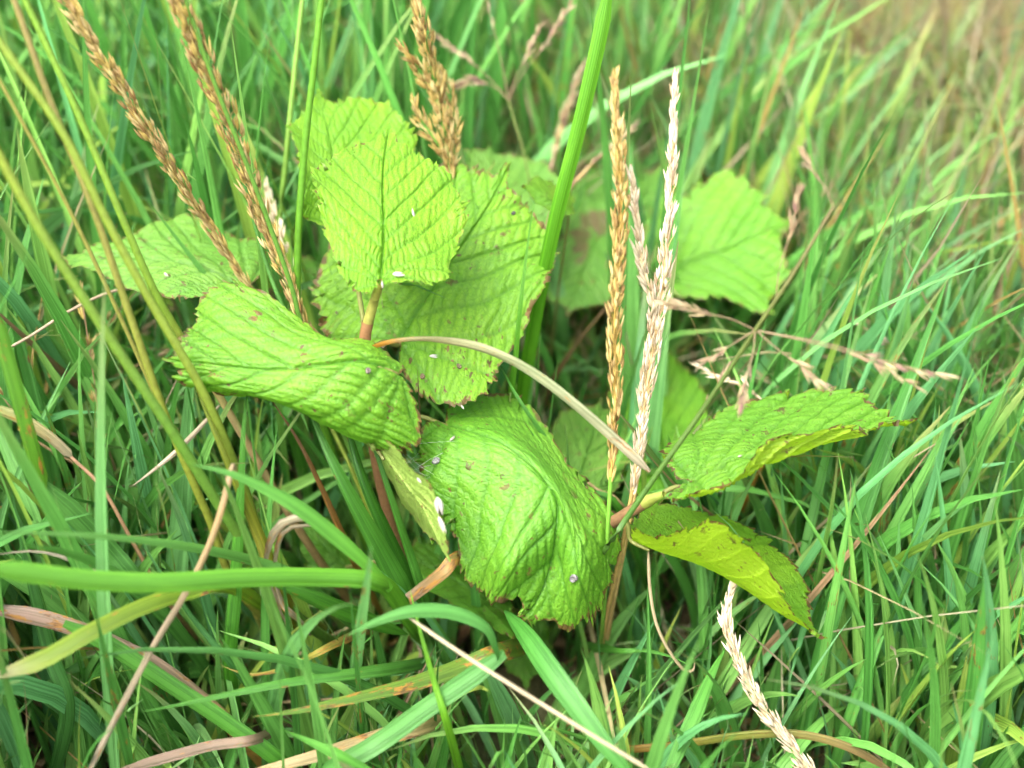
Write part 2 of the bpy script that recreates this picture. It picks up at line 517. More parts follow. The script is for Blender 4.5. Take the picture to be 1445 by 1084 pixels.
def vein_fields(u, v, rng):
    s = np.abs(u)
    c, m, cur, sp = 0.86, 0.35, 0.05, 0.148
    q = (v - c * s - cur * s * s) / (1 + m * s)
    k = q / sp
    phi = np.arctan2(-(v - c * s - cur * s * s), s + 1e-6)
    neg = q < 0
    k = np.where(neg, -phi / 0.40, k + np.where(u < 0, 0.38, 0.0) * np.clip(k * 2, 0, 1))
    k = k + 0.08 * np.sin(6 * s + 4 * v + rng.uniform(0, 6)) + 0.06 * fuzz(u, v, 8, rng) + 0.05 * fuzz(u, v, 26, rng)
    fk = k - np.floor(k)
    wid = np.where(neg, np.maximum(s, 0.02) * 0.40, sp * 0.72)
    d2 = np.minimum(fk, 1 - fk) * wid
    taper = np.clip(1.15 - s * 1.2, 0.35, 1)
    sec = np.exp(-(d2 / (0.0085 * taper)) ** 2)
    mid = np.exp(-(s / (0.011 * np.clip(1.2 - v, 0.35, 1.1))) ** 2) * (v > -0.02)
    cell = np.floor(k)
    hsh = np.modf(np.abs(np.sin(cell * 12.9898 + np.where(u < 0, 4.1, 0) + 1.7) * 43758.5453))[0]
    e = (s * 1.3 + 0.35 * (fk - 0.5) * wid) / 0.048 + hsh + 0.34 * fuzz(u, v, 34, rng)
    fe = e - np.floor(e)
    d3 = np.minimum(fe, 1 - fe) * 0.048
    ter = np.exp(-(d3 / 0.0062) ** 2) * (1 - sec)
    h2 = np.modf(np.abs(np.sin(np.floor(e) * 78.233 + cell * 37.7 + np.where(u < 0, 2.3, 0)) * 24634.6345))[0]
    quilt = np.power(np.clip(4 * fk * (1 - fk), 0, 1), 0.42) * (0.35 + 0.65 * np.power(np.clip(4 * fe * (1 - fe), 0, 1), 0.5)) * (0.6 + 0.8 * h2)
    quilt *= np.clip(s / 0.03, 0.2, 1) * np.clip(0.95 + 0.45 * fuzz(u, v, 9, rng), .3, 1.6)
    quilt += 0.06 * fuzz(u, v, 95, rng, 10) + 0.08 * fuzz(u, v, 50, rng, 10)
    return np.maximum(sec * 0.8, mid), ter, quilt, mid, sec

def tps(src, dst, q, lam=1e-4):
    n = len(src)
    U = lambda r2: np.where(r2 > 1e-12, r2 * np.log(np.maximum(r2, 1e-12)) * 0.5, 0)
    K = U(((src[:, None] - src[None]) ** 2).sum(-1)) + lam * np.eye(n)
    Pm = np.hstack([np.ones((n, 1)), src])
    A = np.zeros((n + 3, n + 3)); A[:n, :n] = K; A[:n, n:] = Pm; A[n:, :n] = Pm.T
    B = np.vstack([dst, np.zeros((3, dst.shape[1]))])
    W = np.linalg.solve(A, B)
    out = np.empty((len(q), dst.shape[1]))
    for i in range(0, len(q), 4000):
        qq = q[i:i + 4000]
        out[i:i + 4000] = U(((qq[:, None] - src[None]) ** 2).sum(-1)) @ W[:n] + np.hstack([np.ones((len(qq), 1)), qq]) @ W[n:]
    return out

KEY = {'base': (0, 0), 'tip': (0, 1.045), 'mid': (0, .5), 'R50': (.485, .48), 'L50': (-.485, .48), 'R25': (.44, .22), 'L25': (-.44, .22),
       'RB': (.24, -.05), 'LB': (-.24, -.05), 'R80': (.36, .80), 'L80': (-.36, .80)}
LEAF_PTS = []          # for laying husks on the leaves
SAPLING_BASE = P(605, 930, ground_depth(605, 930))

def make_leaf(parent, ctrl, mat, label=None, seed=1, relief=1.0, M=560, N=46, teeth=1.0, ragged=0.35, attach=None, petiole_r=0.0010, wave=1.0, pet_tint=None, lobes=0.42):
    rng = np.random.default_rng(seed)
    sm, tt = leaf_outline(M, rng, teeth, ragged, lobes)
    r = np.concatenate([np.linspace(0, 0.9, N - 8) ** 0.9 / (0.9 ** 0.9) * 0.9, np.linspace(0.9, 1, 9)[1:]])
    ring = []
    for rr in r[1:]:
        b = np.clip((rr - 0.80) / 0.2, 0, 1) ** 1.3
        ring.append(CEN + rr * ((1 - b) * sm + b * tt - CEN))
    uv = np.vstack([CEN[None]] + ring)
    n_r = len(r) - 1
    edge = np.concatenate([[0], np.repeat(r[1:], M)])
    src = np.array([KEY[k] if isinstance(k, str) else k for k, *_ in ctrl], float)
    dst = np.array([c[1:4] for c in ctrl], float)
    dst_s = dst * [1, 1, 3000]
    cam_p = tps(src, dst_s, uv, 2e-4)
    pos = P(cam_p[:, 0], cam_p[:, 1], cam_p[:, 2] / 3000)
    idx = 1 + np.arange(n_r * M).reshape(n_r, M)
    quads = np.stack([idx[:-1], idx[1:], np.roll(idx[1:], -1, 1), np.roll(idx[:-1], -1, 1)], -1).reshape(-1, 4)
    tri = np.stack([np.zeros(M, int), idx[0], np.roll(idx[0], -1)], -1)
    # normals
    def normals(p):
        nn = np.zeros_like(p)
        fn = np.cross(p[quads[:, 2]] - p[quads[:, 0]], p[quads[:, 3]] - p[quads[:, 1]])
        for j in range(4):
            np.add.at(nn, quads[:, j], fn)
        nn[0] = fn[:M].mean(0)
        return nrm(nn)
    no = normals(pos)
    span = np.linalg.norm(pos[np.argmax(uv[:, 1])] - pos[np.argmin(np.abs(uv).sum(1))])
    span = min(max(span, 0.055), 0.11)
    u, v = uv[:, 0], uv[:, 1]
    vein, ter, quilt, mid, sec = vein_fields(u, v, rng)
    ph = rng.uniform(0, 6.28, 6)
    und = 0.014 * np.sin(5.5 * u + 4 * v + ph[0]) * np.sin(6 * v + ph[1]) + 0.008 * np.sin(13 * u + ph[2]) * np.sin(11 * v + ph[3])
    und += 0.018 * np.clip(edge - 0.6, 0, 1) ** 1.5 * np.sin(np.arctan2(v - .45, u) * 9 + ph[4]) * 2.2
    h = relief * (0.0088 * quilt - 0.0050 * sec - 0.010 * mid - 0.0026 * ter) + wave * und
    pos = pos + no * (h * span)[:, None]
    occupy(pos[::3], True)
    me = bpy.data.meshes.new('leaf')
    faces = [tuple(f) for f in tri] + [tuple(f) for f in quads]
    me.from_pydata([tuple(p) for p in (pos - SAPLING_BASE)], [], faces)
    me.update()
    me.polygons.foreach_set('use_smooth', np.ones(len(me.polygons), dtype=bool))
    me.materials.append(mat)
    luv = np.stack([u + seed * 3.1, v, np.zeros_like(u)], -1)
    for an, kind, key, dat in (('luv', 'FLOAT_VECTOR', 'vector', luv), ('vein', 'FLOAT', 'value', vein), ('tertiary', 'FLOAT', 'value', ter), ('edge', 'FLOAT', 'value', edge ** 5)):
        a = me.attributes.new(an, kind, 'POINT')
        a.data.foreach_set(key, np.asarray(dat, np.float32).ravel())
    o = obj('leaf', me, parent)
    if label:
        o['label'] = label
    LEAF_PTS.append((pos, normals(pos)))
    # petiole with the start of the raised midrib beneath
    if attach is not None:
        i0 = int(np.argmin(np.abs(uv).sum(1)))
        b0 = pos[i0]
        a0 = pts([attach])[0]
        ctr = (a0 + b0) / 2 + np.array([0, 0, 0.006]) * min(1.0, np.linalg.norm(a0 - b0) / .05)
        i1 = int(np.argmin(np.abs(u) + np.abs(v - 0.12)))
        c = catmull(np.array([a0, ctr, b0 - no[i0] * 0.0007, pos[i1] - no[i1] * 0.0010]), 16)
        obj('petiole', tube_mesh(c, np.linspace(petiole_r * 1.2, petiole_r * 0.8, 16), pet_tint or (0.14, 0.15, 0.035), 8, base=SAPLING_BASE), o)
        occupy(c)
    return o

G1 = (0.200, 0.430, 0.022, 1); G2 = (0.290, 0.530, 0.020, 1)
LM = {
    'bright': leaf_material('leaf_bright', (0.116, 0.284, 0.011, 1), (0.164, 0.329, 0.012, 1), (0.24, 0.33, 0.08, 1), 0.15, seed=1),
    'mid': leaf_material('leaf_mid', (0.106, 0.270, 0.016, 1), (0.152, 0.315, 0.019, 1), (0.24, 0.33, 0.07, 1), 0.8, seed=11),
    'green': leaf_material('leaf_green', (0.096, 0.266, 0.017, 1), (0.138, 0.315, 0.022, 1), (0.24, 0.33, 0.08, 1), 0.7, seed=23),
    'large': leaf_material('leaf_large', (0.118, 0.290, 0.014, 1), (0.168, 0.335, 0.016, 1), (0.24, 0.33, 0.07, 1), 0.85, seed=17),  # greens brightened in the colour to offset the shadow on this leaf
    'pale': leaf_material('leaf_pale', (0.116, 0.275, 0.034, 1), (0.156, 0.315, 0.040, 1), (0.24, 0.34, 0.10, 1), 0.8, seed=37),
    'back': leaf_material('leaf_back', (0.104, 0.288, 0.017, 1), (0.144, 0.333, 0.020, 1), (0.24, 0.34, 0.08, 1), 0.5, seed=83),
    'right': leaf_material('leaf_right', (0.116, 0.293, 0.022, 1), (0.160, 0.333, 0.026, 1), (0.28, 0.42, 0.018, 1), 0.7, seed=41, trans=0.52, glow=(0.30, 0.58, 0.012, 1)),
    'yellow': leaf_material('leaf_yellow', (0.112, 0.279, 0.020, 1), (0.152, 0.320, 0.020, 1), (0.28, 0.42, 0.018, 1), 0.7, yellow=0.12, seed=53, trans=0.60, glow=(0.34, 0.60, 0.012, 1)),
    'purple': leaf_material('leaf_purple', (0.104, 0.270, 0.031, 1), (0.140, 0.310, 0.037, 1), (0.24, 0.33, 0.08, 1), 0.7, purple=0.7, seed=61),
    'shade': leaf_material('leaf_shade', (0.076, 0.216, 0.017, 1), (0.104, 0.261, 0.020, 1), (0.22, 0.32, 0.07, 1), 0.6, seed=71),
}

sap = thing('hazel_sapling', 'young hazel sapling with crinkled bright green toothed leaves on brown stems', 'sapling', SAPLING_BASE)

def sap_stem(name, ctrl, r0, r1, t0, t1, label=None, n=30, power=1.0):
    c = catmull(pts(ctrl), n)
    s = np.linspace(0, 1, n)[:, None] ** power
    tint = np.array(t0)[None] * (1 - s) + np.array(t1)[None] * s
    o = obj(name, tube_mesh(c, np.linspace(r0, r1, n), tint, 10, base=SAPLING_BASE), sap)
    if label: o['label'] = label
    occupy(c)
    return o
BARK = (0.15, 0.085, 0.045); YOUNG = (0.26, 0.27, 0.05)
sap_stem('stem', [('g', 605, 930), (570, 800, .800), (532, 650, .752), (515, 500, .728), (519, 455, .722)], .0034, .0026, BARK, (0.20, 0.10, 0.04))
sap_stem('shoot', [(519, 456, .722), (528, 425, .716), (537, 398, .7035)], .0024, .0016, (0.22, 0.22, 0.045), YOUNG, 'hairy yellow green tip of the main stem', 12)
sap_stem('twig', [('g', 625, 925), (700, 850, .81), (800, 775, .765), (865, 737, .737), (912, 708, .722)], .0030, .0026, BARK, (0.19, 0.105, 0.05), 'brown side twig ending in a blunt green bud')
sap_stem('bud', [(910, 709, .7225), (922, 703, .7185), (932, 699, .716), (937, 697, .7145)], .0030, .0013, (0.20, 0.22, 0.04), (0.24, 0.30, 0.05), 'blunt green bud at the end of the side twig', 8)
sap_stem('stem', [('g', 640, 915), (720, 700, .93), (790, 520, .93), (850, 410, .915)], .0028, .0018, BARK, (0.16, 0.16, 0.05))

make_leaf(sap, [('base', 537, 398, .7035), ('tip', 549, 178, .765), ('mid', 541, 300, .724), ('L50', 449, 285, .733), ('R50', 651, 305, .735), ('L25', 474, 362, .716), ('R25', 632, 383, .714),
                ('LB', 505, 410, .703), ('RB', 585, 401, .703), ('L80', 452, 226, .752), ('R80', 620, 238, .752)], LM['bright'],
          'topmost yellow green leaf facing the viewer', 3, 1.1, ragged=0.15, attach=(530, 420, .7145))
make_leaf(sap, [('base', 488, 318, .778), ('tip', 449, 128, .812), ('mid', 470, 220, .788), ('L50', 425, 235, .772), ('R50', 582, 196, .800), ('L80', 411, 182, .790), ('R80', 536, 150, .812),
                ('LB', 440, 310, .772), ('RB', 555, 310, .785)], LM['bright'], 'folded yellow green leaf behind the topmost leaf', 5, 0.8, attach=(517, 480, .730))
make_leaf(sap, [('base', 562, 483, .762), ('tip', 719, 231, .803), ('mid', 640, 360, .776), ('R50', 764, 412, .774), ('R80', 774, 335, .790), ('L50', 508, 292, .803), ('L80', 622, 236, .806),
                ('R25', 708, 528, .752), ('RB', 612, 570, .742), ('LB', 470, 480, .776), ('L25', 443, 398, .790)], LM['large'],
          'largest leaf, brown speckled, spread behind the topmost leaf', 7, 1.15, teeth=.75, attach=(517, 500, .733), ragged=0.25)
make_leaf(sap, [('base', 628, 592, .746), ((0, .25), 716, 628, .722), ('mid', 785, 703, .713), ((0, .76), 778, 800, .722), ('tip', 738, 874, .728), ((.16, .74), 728, 795, .706),
                ('RB', 598, 622, .738), ('R25', 607, 690, .728), ('R50', 645, 780, .722), ('R80', 690, 842, .724), ((.25, .42), 690, 712, .717),
                ('LB', 690, 550, .778), ('L25', 776, 612, .757), ('L50', 859, 728, .742), ('L80', 850, 845, .738), ((-.16, .94), 805, 893, .736), ((-.25, .5), 820, 745, .717), ((-.2, .76), 818, 822, .717)],
          LM['green'], 'large drooping leaf with folded tip hanging low in front', 9, 1.0, attach=(560, 590, .748), ragged=0.3)
make_leaf(sap, [('base', 563, 528, .708), ((0, .2), 507, 511, .699), ('mid', 390, 520, .697), ('tip', 233, 506, .706), ('R50', 345, 402, .722), ((.25, .5), 370, 462, .708), ('R80', 276, 436, .720), ('R25', 458, 470, .716), ('RB', 549, 498, .717),
                ((-.30, .5), 398, 572, .700), ('L50', 404, 566, .722), ('L80', 285, 556, .716), ((-.18, .8), 283, 540, .702), ('L25', 520, 628, .716), ((-.25, .22), 500, 592, .700), ('LB', 590, 612, .712)],
          LM['mid'], 'leaf rolled like a trough and pointing sideways', 13, 1.0, attach=(540, 600, .742), ragged=0.3)
make_leaf(sap, [('base', 352, 402, 0.775), ('tip', 96, 369, 0.792), ((.145, 0.885), 136, 346, 0.798), ((-.145, 0.885), 146, 388, 0.782), ('mid', 235, 366, 0.782), ('R50', 262, 305, 0.815), ('R25', 325, 332, 0.808), ('R80', 196, 326, 0.806), ('L50', 240, 420, 0.758), ('L25', 300, 428, 0.756), ('L80', 192, 408, 0.772), ('RB', 372, 365, 0.795), ('LB', 358, 432, 0.765)],
          LM['pale'], 'pale leaf pointing away over the grass with ragged brown margin', 15, 1.0, attach=(510, 560, .760), ragged=0.35)
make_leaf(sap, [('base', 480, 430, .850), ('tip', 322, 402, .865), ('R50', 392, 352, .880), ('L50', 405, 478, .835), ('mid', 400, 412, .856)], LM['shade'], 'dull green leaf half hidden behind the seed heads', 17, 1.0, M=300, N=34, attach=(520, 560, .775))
make_leaf(sap, [('base', 722, 345, .868), ('tip', 690, 203, .905), ('mid', 705, 270, .885), ('L50', 632, 250, .885), ('R50', 794, 262, .890), ('L80', 645, 212, .900), ('R80', 755, 226, .902)], LM['pale'],
          'pale blurred leaf behind the largest leaf', 19, 1.0, M=300, N=34, attach=(760, 580, .93))
make_leaf(sap, [('base', 806, 288, .815), ('tip', 737, 262, .812), ('R50', 772, 256, .826), ('L50', 778, 300, .800), ('mid', 772, 278, .806)], LM['yellow'], 'small curled yellow leaf with brown edge', 21, 1.0, M=240, N=26, ragged=1.0, attach=(770, 560, .92), petiole_r=.0007)
make_leaf(sap, [('base', 846, 402, .905), ('tip', 944, 232, .945), ('mid', 880, 315, .920), ('L50', 806, 262, .935), ('L80', 850, 238, .945), ('R50', 950, 345, .915)], LM['purple'], 'blurred leaf with dark purple patches behind the golden seed head', 25, 1.0, M=300, N=34, attach=(845, 420, .918))
make_leaf(sap, [('base', 846, 330, .915), ('tip', 800, 446, .885), ('mid', 822, 385, .900), ('R50', 762, 380, .895), ('L50', 880, 400, .895)], LM['purple'], 'lower purple patched leaf drooping behind the thick green blade', 29, 1.0, M=300, N=34, attach=(848, 410, .916))
make_leaf(sap, [('base', 930, 392, .893), ('tip', 1120, 320, .893), ((.145, .915), 1104, 352, .888), ((-.145, .915), 1088, 296, .897), ('mid', 1020, 352, .888), ('R50', 1045, 430, .872), ('R80', 1094, 424, .880), ('R25', 975, 418, .875), ('L50', 1015, 248, .912), ('L80', 1062, 266, .904), ('L25', 948, 276, .908), ('LB', 905, 330, .905), ('RB', 915, 422, .882)],
          LM['back'], 'bright toothed leaf behind the pale seed head', 31, 1.1, M=420, N=40, ragged=0.5, teeth=1.3, lobes=1.5, attach=(850, 410, .915))
make_leaf(sap, [('base', 974, 680, .724), ('tip', 1284, 592, .742), ((0, .25), 1040, 648, .724), ('mid', 1108, 638, .724), ((0, .76), 1200, 610, .732),
                ('LB', 936, 652, .736), ('L25', 986, 606, .760), ('L50', 1098, 560, .770), ('L80', 1212, 557, .758), ('RB', 944, 706, .712), ('R25', 1042, 672, .700), ('R50', 1102, 618, .700), ('R80', 1200, 604, .718), ((.2, .5), 1112, 646, .708), ((.2, .22), 1005, 688, .710)],
          LM['right'], 'leaf at the twig end with brown toothed edge turned up', 35, 1.5, ragged=0.5, attach=(925, 703, .719))
make_leaf(sap, [('base', 893, 758, .735), ('tip', 1160, 900, .728), ((0, .25), 950, 782, .727), ('mid', 1020, 812, .722), ((0, .76), 1098, 862, .724),
                ('LB', 900, 728, .752), ('L25', 938, 712, .765), ('L50', 1030, 733, .768), ('L80', 1122, 800, .748), ('RB', 905, 752, .722), ('R25', 946, 758, .706), ('R50', 1004, 734, .698), ('R80', 1082, 800, .708)],
          LM['yellow'], 'leaf folded upward to show its yellow underside below the twig', 39, 0.4, wave=0.5, ragged=0.5, attach=(880, 728, .732))
make_leaf(sap, [('base', 530, 628, .724), ('tip', 640, 792, .700), ('mid', 592, 706, .712), ('R50', 610, 700, .690), ('L50', 566, 706, .752), ('R80', 630, 756, .690), ('L80', 600, 756, .738)], LM['mid'], 'leaf seen nearly edge on with pale underside', 43, 0.9, M=300, N=34, attach=(526, 620, .748))
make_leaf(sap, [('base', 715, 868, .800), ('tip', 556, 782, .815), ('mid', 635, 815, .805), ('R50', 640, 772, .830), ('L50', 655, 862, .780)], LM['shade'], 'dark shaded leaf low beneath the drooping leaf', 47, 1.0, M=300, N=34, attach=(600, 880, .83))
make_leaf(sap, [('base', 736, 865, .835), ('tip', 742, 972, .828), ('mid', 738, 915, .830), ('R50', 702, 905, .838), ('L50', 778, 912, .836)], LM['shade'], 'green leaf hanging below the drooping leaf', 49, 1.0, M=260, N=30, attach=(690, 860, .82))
make_leaf(sap, [('base', 940, 700, .815), ('tip', 925, 478, .91), ('mid', 932, 585, .858), ('L50', 862, 590, .862), ('R50', 1000, 600, .858)], LM['back'], 'soft blurred pale leaf behind the pale seed stalk', 55, 0.9, M=260, N=30, attach=(740, 700, .93))
make_leaf(sap, [('base', 806, 712, .800), ('tip', 852, 560, .865), ('mid', 830, 636, .828), ('L50', 775, 622, .835), ('R50', 888, 650, .822)], LM['pale'], 'brown edged pale leaf between the drooping leaf and golden stalk', 57, 1.0, M=260, N=30, ragged=0.9, attach=(728, 720, .925))
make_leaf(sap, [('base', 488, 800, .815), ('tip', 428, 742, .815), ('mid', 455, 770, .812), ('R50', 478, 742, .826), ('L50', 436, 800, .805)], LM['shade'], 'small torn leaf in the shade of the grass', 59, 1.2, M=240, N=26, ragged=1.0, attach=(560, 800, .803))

# ------------------------------------------------------------------ seed stalks
def spikelet_mesh(L, W, mat, seed):
    """a lens-shaped spikelet of two keeled glumes with pointed tips, base at the origin, along +z"""
    rng = np.random.default_rng(seed)
    V, F = [], []
    def glume(off, tilt, ln, wd):
        prof = [(0, .15), (.22, .85), (.45, 1.0), (.75, .6), (1, 0.04)]
        b = len(V)
        for z, w in prof:
            for a in range(4):
                an = a * math.pi / 2 + 0.4
                x = math.cos(an) * w * wd * 0.5 + off * w * 0.6 + tilt * z * ln
                y = math.sin(an) * w * wd * 0.38
                V.append((x, y, z * ln))
        for i in range(len(prof) - 1):
            for a in range(4):
                F.append((b + i * 4 + a, b + i * 4 + (a + 1) % 4, b + (i + 1) * 4 + (a + 1) % 4, b + (i + 1) * 4 + a))
    glume(-W * 0.22, -0.10 + rng.uniform(-.04, .04), L, W)
    glume(W * 0.22, 0.12 + rng.uniform(-.04, .04), L * rng.uniform(.72, .95), W * .9)
    return new_mesh('spikelet', V, F, mat)

SPK = {}
def spikelets(kind, mat, L, W):
    key = (kind, L, W)
    if key not in SPK:
        SPK[key] = [spikelet_mesh(L * f * 1.05, W * .68, mat, 100 + i) for i, f in enumerate((0.85, 1.0, 1.12, 0.95))]
    return SPK[key]

def frame_matrix(p, z, roll, scale=1.0):
    z = Vector(z).normalized()
    x = z.orthogonal().normalized(); y = z.cross(x)
    m = Matrix((x, y, z)).transposed().to_4x4() @ Matrix.Rotation(roll, 4, 'Z') @ Matrix.Scale(scale, 4)
    m.translation = Vector(p)
    return m

def seed_stalk(label, head, stem, kind, mat, n, rad, r_stem=0.0012, stem_tint=(0.20, 0.30, 0.04), rach_tint=(0.35, 0.25, 0.08), L=0.0062, W=0.0017, branches=(), splay=0.34,
               joined=False, group=None, seed=1, radprof=None, name='grass_stalk', head_stem_r=0.0007):
    """head: control points from the lower end of the seed head to its tip; stem: from the ground up to the head"""
    rng = np.random.default_rng(seed)
    hc = catmull(pts(head), 60)
    sp = list(stem) + [head[0]]
    stc = catmull(pts(sp), 40)
    base = stc[0].copy()
    t = thing(name, label, 'grass stalk', base, group)
    obj('stem', tube_mesh(stc, np.linspace(r_stem, head_stem_r * 1.3, 40), stem_tint(40) if callable(stem_tint) else stem_tint, 8, base=base), t)
    occupy(stc)
    VV, FF, k = [], [], 0
    def add_tube(c, r, ns=5):
        nonlocal k
        v, f = tube_arrays(c, r, ns)
        VV.append(v); FF.append(f + k); k += len(v)
    add_tube(hc, np.linspace(head_stem_r, head_stem_r * .4, len(hc)))
    lanes = [(hc, n, rad)]
    for (b_ctrl, bn, br) in branches:
        bc = catmull(pts(b_ctrl), 24)
        add_tube(bc, np.linspace(head_stem_r * .6, head_stem_r * .25, 24))
        lanes.append((bc, bn, br))
    place = []
    for li, (c, cnt, rr) in enumerate(lanes):
        tg = tangents(c)
        for q in range(cnt):
            s = (q + rng.uniform(0, 1)) / cnt
            if li > 0: s = 0.35 + 0.65 * s if cnt < 40 else s
            i = min(int(s * (len(c) - 1)), len(c) - 1)
            az = rng.uniform(0, 6.283)
            a = nrm(np.cross(tg[i], [0.3, 0.2, 1.0])); b = np.cross(tg[i], a)
            rdir = math.cos(az) * a + math.sin(az) * b
            pr = (radprof(s) if (radprof and li == 0) else min(1, 0.45 + 2.2 * s, 0.25 + 2.6 * (1 - s)))
            rd = rr * 1.05 * pr * math.sqrt(rng.uniform(0.04, 1))
            p = c[i] + rdir * rd
            ax = nrm(tg[i] + rdir * (splay * rng.uniform(.25, 1.05)) + RNG.normal(0, .075, 3))
            place.append((p - ax * L * 0.4, ax, rng.uniform(0, 6.28), rng.uniform(.62, 1.2)))
            if rd > 0.0012 and not joined:
                j = max(0, i - 3)
                add_tube(np.array([c[j], (c[j] + p) / 2 + tg[i] * 0.0005, p - ax * L * .4]), 0.00022, 3)
    me_r = new_mesh('panicle', np.vstack(VV) - base, np.vstack(FF), M_STEM, attrs={'tint': ('FLOAT_COLOR', np.tile(np.array(list(rach_tint) + [1.0]), (k, 1)))})
    pan = obj('panicle', me_r, t)
    variants = spikelets(kind, mat, L, W)
    if joined:
        jv, jf, kk = [], [], 0
        for (p, ax, ro, sc) in place:
            m = np.array(frame_matrix(p - base, ax, ro, sc))
            src = variants[rng.integers(4)]
            v = np.array([vv.co[:] for vv in src.vertices])
            f = np.array([pp.vertices[:] for pp in src.polygons])
            jv.append(v @ m[:3, :3].T + m[:3, 3]); jf.append(f + kk); kk += len(v)
        o = obj('spikelets', new_mesh('spikelets', np.vstack(jv), np.vstack(jf), mat), pan)
        o['kind'] = 'stuff'
    else:
        for (p, ax, ro, sc) in place:
            o = bpy.data.objects.new('spikelet', variants[rng.integers(4)])
            o.parent = pan
            o.matrix_local = frame_matrix(p - base, ax, ro, sc)
            COL.objects.link(o)
    occupy(np.array([p for p, *_ in place]), True)
    return t

GRN = grad((0, (0.16, 0.20, 0.035)), (.5, (0.13, 0.26, 0.03)), (1, (0.12, 0.30, 0.03)))
OLV = grad((0, (0.22, 0.14, 0.03)), (.4, (0.20, 0.24, 0.03)), (1, (0.17, 0.26, 0.03)))

seed_stalk('brown seed head leaning out of the top corner beyond the pale leaf', [(366, 428, .772), (300, 325, .752), (232, 222, .728), (165, 115, .705), (92, 0, .685), (60, -50, .678)],
           [('g', 575, 905), (520, 720, .80), (440, 550, .79)], 'straw', M_STRAW, 265, .0036, stem_tint=OLV, L=.0068, W=.0019, seed=2, splay=.22,
           radprof=lambda s: min(1, .35 + 1.5 * s))
seed_stalk('thick brown seed head with green stems crossing it', [(432, 470, .756), (408, 400, .750), (375, 320, .740), (338, 215, .722), (300, 120, .702), (262, 30, .685), (240, -30, .675)],
           [('g', 585, 910), (530, 740, .79), (470, 570, .770)], 'straw', M_STRAW, 300, .0047, stem_tint=GRN, L=.0070, W=.0020, seed=4, splay=.22, radprof=lambda s: min(1, .45 + 1.3 * s))
seed_stalk('slim pale seed head tucked behind the thick brown one', [(424, 440, .800), (405, 370, .800), (388, 310, .800), (374, 256, .800)], [('g', 600, 890), (520, 690, .83), (455, 540, .81)], 'pale', M_PALE, 90, .0028, L=.0062, W=.0016, seed=6, splay=.25)
seed_stalk('golden brown plume spreading over the topmost leaves', [(637, 246, .800), (628, 190, .797), (612, 110, .790), (597, 40, .780), (584, -20, .775)], [('g', 640, 880), (660, 600, .88), (648, 330, .825)], 'gold', M_GOLD, 270, .0042,
           stem_tint=GRN, L=.0066, W=.0017, seed=8, splay=.42, rach_tint=(.08, .20, .02), head_stem_r=.0011, branches=[([(622, 160, .795), (596, 110, .79), (578, 82, .785), (562, 62, .783)], 44, .0022), ([(634, 225, .80), (612, 195, .797), (592, 165, .795), (582, 138, .793)], 50, .0032),
                     ([(632, 215, .80), (640, 170, .80), (636, 130, .80), (624, 95, .80)], 60, .0030), ([(636, 240, .80), (640, 215, .80), (643, 180, .80), (638, 150, .80)], 44, .0026)])
seed_stalk('upright golden seed head beside the drooping leaf', [(862, 672, .715), (868, 560, .708), (868, 440, .702), (876, 300, .696), (872, 190, .692), (866, 96, .690)], [('g', 842, 960), (852, 860, .755), (857, 760, .728)],
           'gold', M_GOLD, 285, .0032, stem_tint=GRN, L=.0062, W=.0018, seed=10, splay=.18, rach_tint=(0.30, 0.20, 0.04), radprof=lambda s: min(1, .35 + 2 * s, .35 + 2.2 * (1 - s)))
seed_stalk('upright pale straw seed head in front of the bright toothed leaf', [(893, 690, .735), (905, 600, .731), (920, 500, .727), (938, 380, .722), (948, 250, .718), (953, 100, .714)], [('g', 838, 985), (858, 860, .78), (880, 760, .748)],
           'pale', M_PALE, 290, .0034, stem_tint=(0.42, 0.27, 0.09), rach_tint=(0.5, 0.36, 0.16), L=.0062, W=.0017, seed=12, splay=.24, radprof=lambda s: min(1, .4 + 2 * s, .25 + 1.5 * (1 - s)))
seed_stalk('ragged whitish seed head with fluffy tip beside the pale straw one', [(905, 640, .745), (908, 520, .735), (922, 430, .722), (908, 380, .715), (900, 320, .708), (890, 235, .702)], [('g', 845, 975), (866, 850, .785), (888, 740, .757)],
           'pale', M_PALE, 120, .0030, stem_tint=(0.45, 0.30, 0.12), rach_tint=(0.6, 0.46, 0.26), L=.0078, W=.0022, seed=14, splay=.34, radprof=lambda s: (0.55 if s < .5 else 1.0) * min(1, .2 + 1.6 * (1 - s)))
seed_stalk('cream seed head rising from the bottom edge and bending over', [(1160, 1110, .742), (1120, 1058, .738), (1075, 1000, .735), (1040, 930, .732), (1025, 870, .730), (1035, 825, .728), (1062, 782, .726)], [('g', 1180, 1150), (1180, 1130, .745)],
           'pale', M_PALE, 200, .0030, stem_tint=(0.45, 0.33, 0.14), rach_tint=(0.6, 0.48, 0.26), L=.0068, W=.0018, seed=16, splay=.26, radprof=lambda s: min(1, .15 + 1.9 * (1 - s)))

